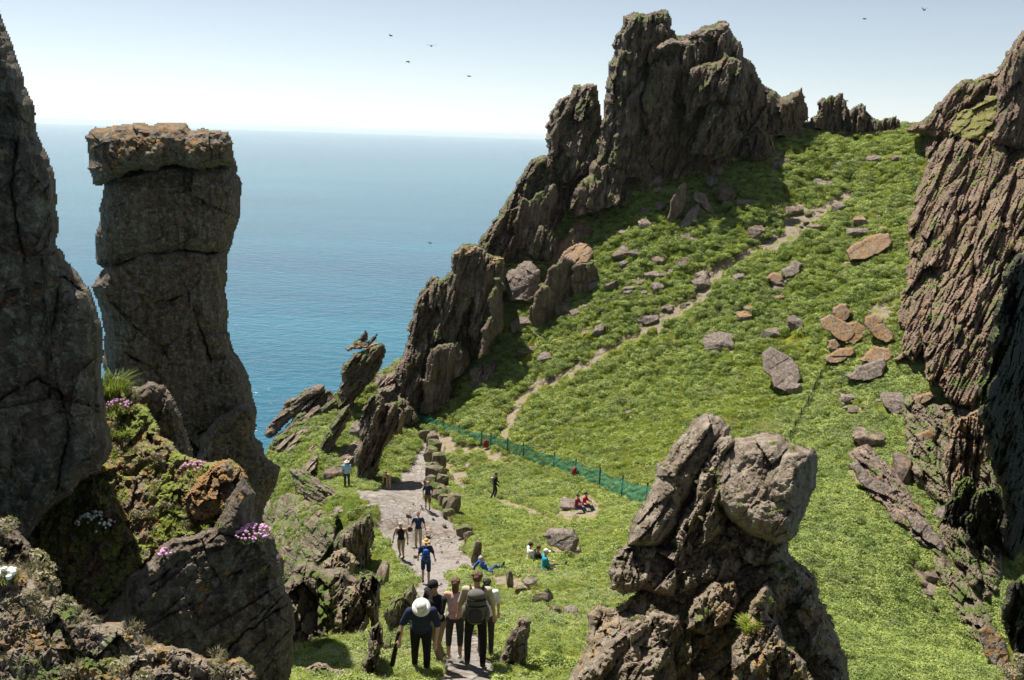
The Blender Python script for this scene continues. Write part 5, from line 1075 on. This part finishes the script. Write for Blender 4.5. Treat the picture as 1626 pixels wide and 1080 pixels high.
person(679, 809, PI + .1, "fair haired person in a navy top and brown shorts beside the kerb stones", 1.68, lean=.06, arms=((-.4, .1, -1), (.3, .3, -1), (.4, .1, -1), (-.2, .3, -1)), legs=WALK, shirt='navy', trousers='brown', tlen=.5, hair='hair_blond', pack='charcoal', packsize=.6, female=True)
person(617, 778, PI - .3, "stooping sun tanned person in brown, far up the path", 1.70, lean=.75, head=.1, arms=((-.2, .15, -1), (.05, .1, -1), (.2, .15, -1), (-.05, .1, -1)), legs=STAND, shirt='brown', sleeve=0, trousers='tan', tlen=.5, hair='hair_brown', skin='skin_tan')
person(551, 776, .2, "person in a light blue shirt and white hat at the path's left bend", 1.7, lean=.15, legs=STAND, shirt='sky', sleeve=.6, trousers='charcoal', hat=('brim', 'white'), hair='hair_grey')
person(785, 792, -PI / 2, "hiker in dark clothes with a pale pack walking right across the grass", 1.76, lean=.08, arms=((-.2, .3, -1), (0, .6, -.7), (.2, .2, -1), (0, .6, -.7)), legs=WALK, shirt='black', sleeve=.8, trousers='charcoal', hair='hair_dark', pack='beige', packsize=.75)
# sitting on the grass
SIT = ((-.1, .80, .42), (0, .72, -.72), (.1, .80, .42), (0, .72, -.72)); LONG = ((-.1, 1, .12), (0, 1, -.10), (.1, 1, .15), (0, 1, -.12)); LAP = ((-.25, .35, -.9), (.2, .95, -.15), (.25, .35, -.9), (-.2, .95, -.15))
zb = Vector((0, 0, .30))
person(914, 814, -1.9, "person in a wine red jacket sitting on the stone bench, left of a pair", 1.68, lean=.12, arms=LAP, legs=((-.1, .9, .05), (0, .55, -.8), (.1, .9, .05), (0, .55, -.8)), shirt='wine', sleeve=.9, trousers='jeans', hair='hair_dark', seat=True, off=(0, 0, .22))
person(926, 811, -1.9, "person in a bright red jacket sitting on the stone bench, right of a pair", 1.72, lean=.15, arms=LAP, legs=((-.1, .9, .05), (0, .55, -.8), (.1, .9, .05), (0, .55, -.8)), shirt='red', sleeve=.9, trousers='jeans', hair='hair_dark', seat=True, off=(0, 0, .22))
person(840, 894, -1.2, "dark haired person in white and grey sitting on the grass, leftmost of three", 1.74, lean=.05, arms=LAP, legs=SIT, shirt='white', sleeve=.6, trousers='charcoal', hair='hair_dark', seat=True)
person(850, 898, -1.2, "person in black with brown arms sitting in the middle of three on the grass", 1.66, lean=.15, arms=LAP, legs=SIT, shirt='black', sleeve=.4, trousers='jeans', hair='hair_brown', seat=True, skin='skin_tan')
person(864, 908, -1.35, "person in a teal shirt and white cap, rightmost of three sitting on the grass", 1.74, lean=.02, arms=LAP, legs=LONG, shirt='teal', sleeve=.6, trousers='charcoal', hat=('cap', 'white'), hair='hair_grey', seat=True)
person(772, 913, -1.0, "person in a blue jacket and jeans lounging in the grass, one knee raised", 1.74, lean=-.45, arms=((-.4, -.5, -.8), (-.1, -.1, -1), (.3, .3, -.9), (.1, .95, -.1)), legs=((-.1, 1, .1), (0, 1, -.1), (.1, .8, .6), (0, .55, -.85)), shirt='blue', sleeve=.9, trousers='jeans', hair='hair_grey', seat=True)

# ------------------------------------------------------------------ sea birds
M['bird'] = simple_mat('dark_feather', (.05, .048, .045)); M['belly'] = simple_mat('pale_feather', (.5, .49, .47))
def bird(u, v, r, span, head, flap, label):
    root = empty("seabird", pt(u, v, r), head); tag(root, label, "bird"); s = span
    b = bmesh.new(); ell_bm(b, (0, 0, 0), (.10 * s, .24 * s, .09 * s)); ell_bm(b, (0, .23 * s, .03 * s), (.065 * s, .08 * s, .065 * s)); cap_bm(b, (0, .28 * s, .025 * s), (0, .36 * s, .015 * s), .022 * s, .008 * s, 8); cap_bm(b, (0, -.2 * s, 0), (0, -.34 * s, .0), .05 * s, .02 * s, 8)
    melt("body", b, .03 * s, M['bird'], root, 2)
    for q in (-1, 1):
        b = bmesh.new(); prof = [(.06, .13, .0), (.22, .15, .08 * flap), (.38, .10, .11 * flap), (.52, .0, .10 * flap)]; top = []
        for x, y, z in prof:
            c = .17 * (1 - (x - .06) / .62); top.append([b.verts.new((q * x * s, (y + dy) * s, (z + dz) * s)) for dy, dz in ((.05, 0), (-c * .4, .012), (-c, 0), (-c * .4, -.012))])
        for a, c in zip(top[:-1], top[1:]):
            for j in range(4): b.faces.new((a[j], a[(j + 1) % 4], c[(j + 1) % 4], c[j]))
        b.faces.new(top[0]); b.faces.new(top[-1][::-1]); bm_obj("wing", b, M['bird'], root)
bird(621, 57, 70, .5, 1.2, 1.6, "small seabird flying highest over the sea, left of the others")
bird(685, 73, 62, .62, .3, 1.2, "largest seabird with raised wings in the middle of the flock over the sea")
bird(648, 98, 66, .55, 1.0, -1.0, "seabird with drooping wings just above the sea horizon, lowest on the left")
bird(745, 121, 66, .5, 1.6, .2, "seabird gliding edge on, right of the flock and left of the rocky shoulder")
bird(683, 386, 75, .6, 1.4, .6, "seabird flying low against the sea beside the needle like crag")
bird(1373, 30, 75, .5, 1.5, .1, "seabird gliding edge on over the jagged skyline spikes")
bird(1468, 16, 75, .55, .2, 2.6, "seabird with wings up in the top right sky")

# ------------------------------------------------------------------ single plants on the near rocks
from mathutils.bvhtree import BVHTree
def hit(names, u, v):
    best = None
    for nm in names:
        if nm not in BV:
            o = bpy.data.objects[nm]; me = o.data; n = len(me.vertices); c = np.zeros(n * 3, np.float32); me.vertices.foreach_get("co", c); L = np.array(o.matrix_basis.translation); c = c.reshape(-1, 3) + L
            BV[nm] = BVHTree.FromPolygons(c.tolist(), [tuple(p.vertices) for p in me.polygons])
        h = BV[nm].ray_cast(Vector((0, 0, 0)), Vector(ray([u], [v])[0]))
        if h[0] is not None and (best is None or h[3] < best[1]): best = (h[0], h[3])
    return best[0] if best else None
BV = {}
def thrift(u, v, wpx, on, label, nflow=40, mat='pink'):
    p = hit(on, u, v)
    if p is None: return
    s = wpx * p.length / F / 2; root = empty("thrift_clump", p); tag(root, label, "flowers"); rg = random.Random(int(u + v))
    b = bmesh.new()
    for i in range(160):
        a = rg.uniform(0, 6.28); q = s * math.sqrt(rg.random()); z = .45 * s * (1 - (q / s) ** 2); d = Vector((math.cos(a), math.sin(a), 0)) * .12 * s; c = Vector((q * math.cos(a), q * math.sin(a), z * .6 - .05 * s))
        w = Vector((-math.sin(a), math.cos(a), 0)) * .02 * s; t = [b.verts.new(c - w), b.verts.new(c + w), b.verts.new(c + d + Vector((0, 0, .28 * s)))]; b.faces.new(t)
    bm_obj("leaf_cushion", b, M['cushion'], root)
    b = bmesh.new()
    for i in range(nflow):
        a = rg.uniform(0, 6.28); q = s * math.sqrt(rg.random()); z = .45 * s * (1 - (q / s) ** 2) + .12 * s + rg.uniform(0, .15) * s; k = .014 * rg.uniform(.7, 1.2)
        m = bmesh.ops.create_icosphere(b, subdivisions=1, radius=k)
        for x in m['verts']: x.co += Vector((q * math.cos(a), q * math.sin(a), z))
    bm_obj("flower_heads", b, M[mat], root)
thrift(403, 852, 52, ["slab_faced_rock", "grassy_ledge"], "pink thrift clump on the edge of the slab faced rock", 90)
thrift(308, 748, 40, ["slab_faced_rock", "grassy_ledge"], "small pink thrift clump behind the orange crest", 34)
thrift(188, 648, 40, ["grassy_ledge", "ledge_rock"], "pale pink thrift on the sunlit ledge beneath the long grass tuft", 40)
thrift(155, 835, 60, ["grassy_ledge"], "wide pale thrift patch in the shade of the left cliff", 60, 'white')
thrift(262, 880, 22, ["slab_faced_rock", "grassy_ledge"], "tiny pink thrift clump by the orange lichen under the ledge", 14)
thrift(14, 918, 40, ["lichen_bank", "shaded_mound"], "pale thrift heads at the far left of the lichen bank", 20, 'white')
def tuft(u, v, wpx, hpx, on, label):
    p = hit(on, u, v)
    if p is None: return
    m = p.length / F; o = mesh_np("grass_tuft", *(lambda me: ([x.co[:] for x in me.vertices], [tuple(q.vertices) for q in me.polygons]))(proto_blades('t', 260, hpx * m, wpx * m * .5, .0035, M['grass'], int(u), .7).data), M['grass']); o.location = p; tag(o, label, "grass tuft")
tuft(180, 622, 70, 40, ["grassy_ledge", "ledge_rock", "rock_stack"], "long sunlit grass tuft beside the shaded left cliff, in front of the stack")
tuft(1188, 1000, 34, 30, ["foreground_rock"], "single bright green tuft growing in the foreground rock's base")
tuft(195, 690, 50, 22, ["grassy_ledge"], "low sunlit grass clump on the ledge under the pale thrift")
# ------------------------------------------------------------------ sea haze: one closed box of even, thin air round the whole scene
def build_haze():
    R = 47000.0; z0, z1 = -153.0, 45.0
    V = [(x, y, z) for z in (z0, z1) for x, y in ((-R, -R), (R, -R), (R, R), (-R, R))]
    Fc = [(3, 2, 1, 0), (4, 5, 6, 7), (0, 1, 5, 4), (1, 2, 6, 5), (2, 3, 7, 6), (3, 0, 4, 7)]
    me = bpy.data.meshes.new("haze"); me.from_pydata(V, [], Fc)
    m = bpy.data.materials.new("thin_haze"); m.use_nodes = True; t = m.node_tree
    for n in list(t.nodes):
        if n.type == 'BSDF_PRINCIPLED': t.nodes.remove(n)
    vol = t.nodes.new("ShaderNodeVolumePrincipled"); vol.inputs["Color"].default_value = (0.75, 0.92, 1.0, 1); vol.inputs["Density"].default_value = 3.6e-5
    vol.inputs["Anisotropy"].default_value = 0.3
    out = [n for n in t.nodes if n.type == 'OUTPUT_MATERIAL'][0]; t.links.new(vol.outputs[0], out.inputs["Volume"])
    me.materials.append(m); o = bpy.data.objects.new("haze", me); COL.objects.link(o)
    tag(o, "thin pale sea haze", "haze", kind="stuff")
build_haze()
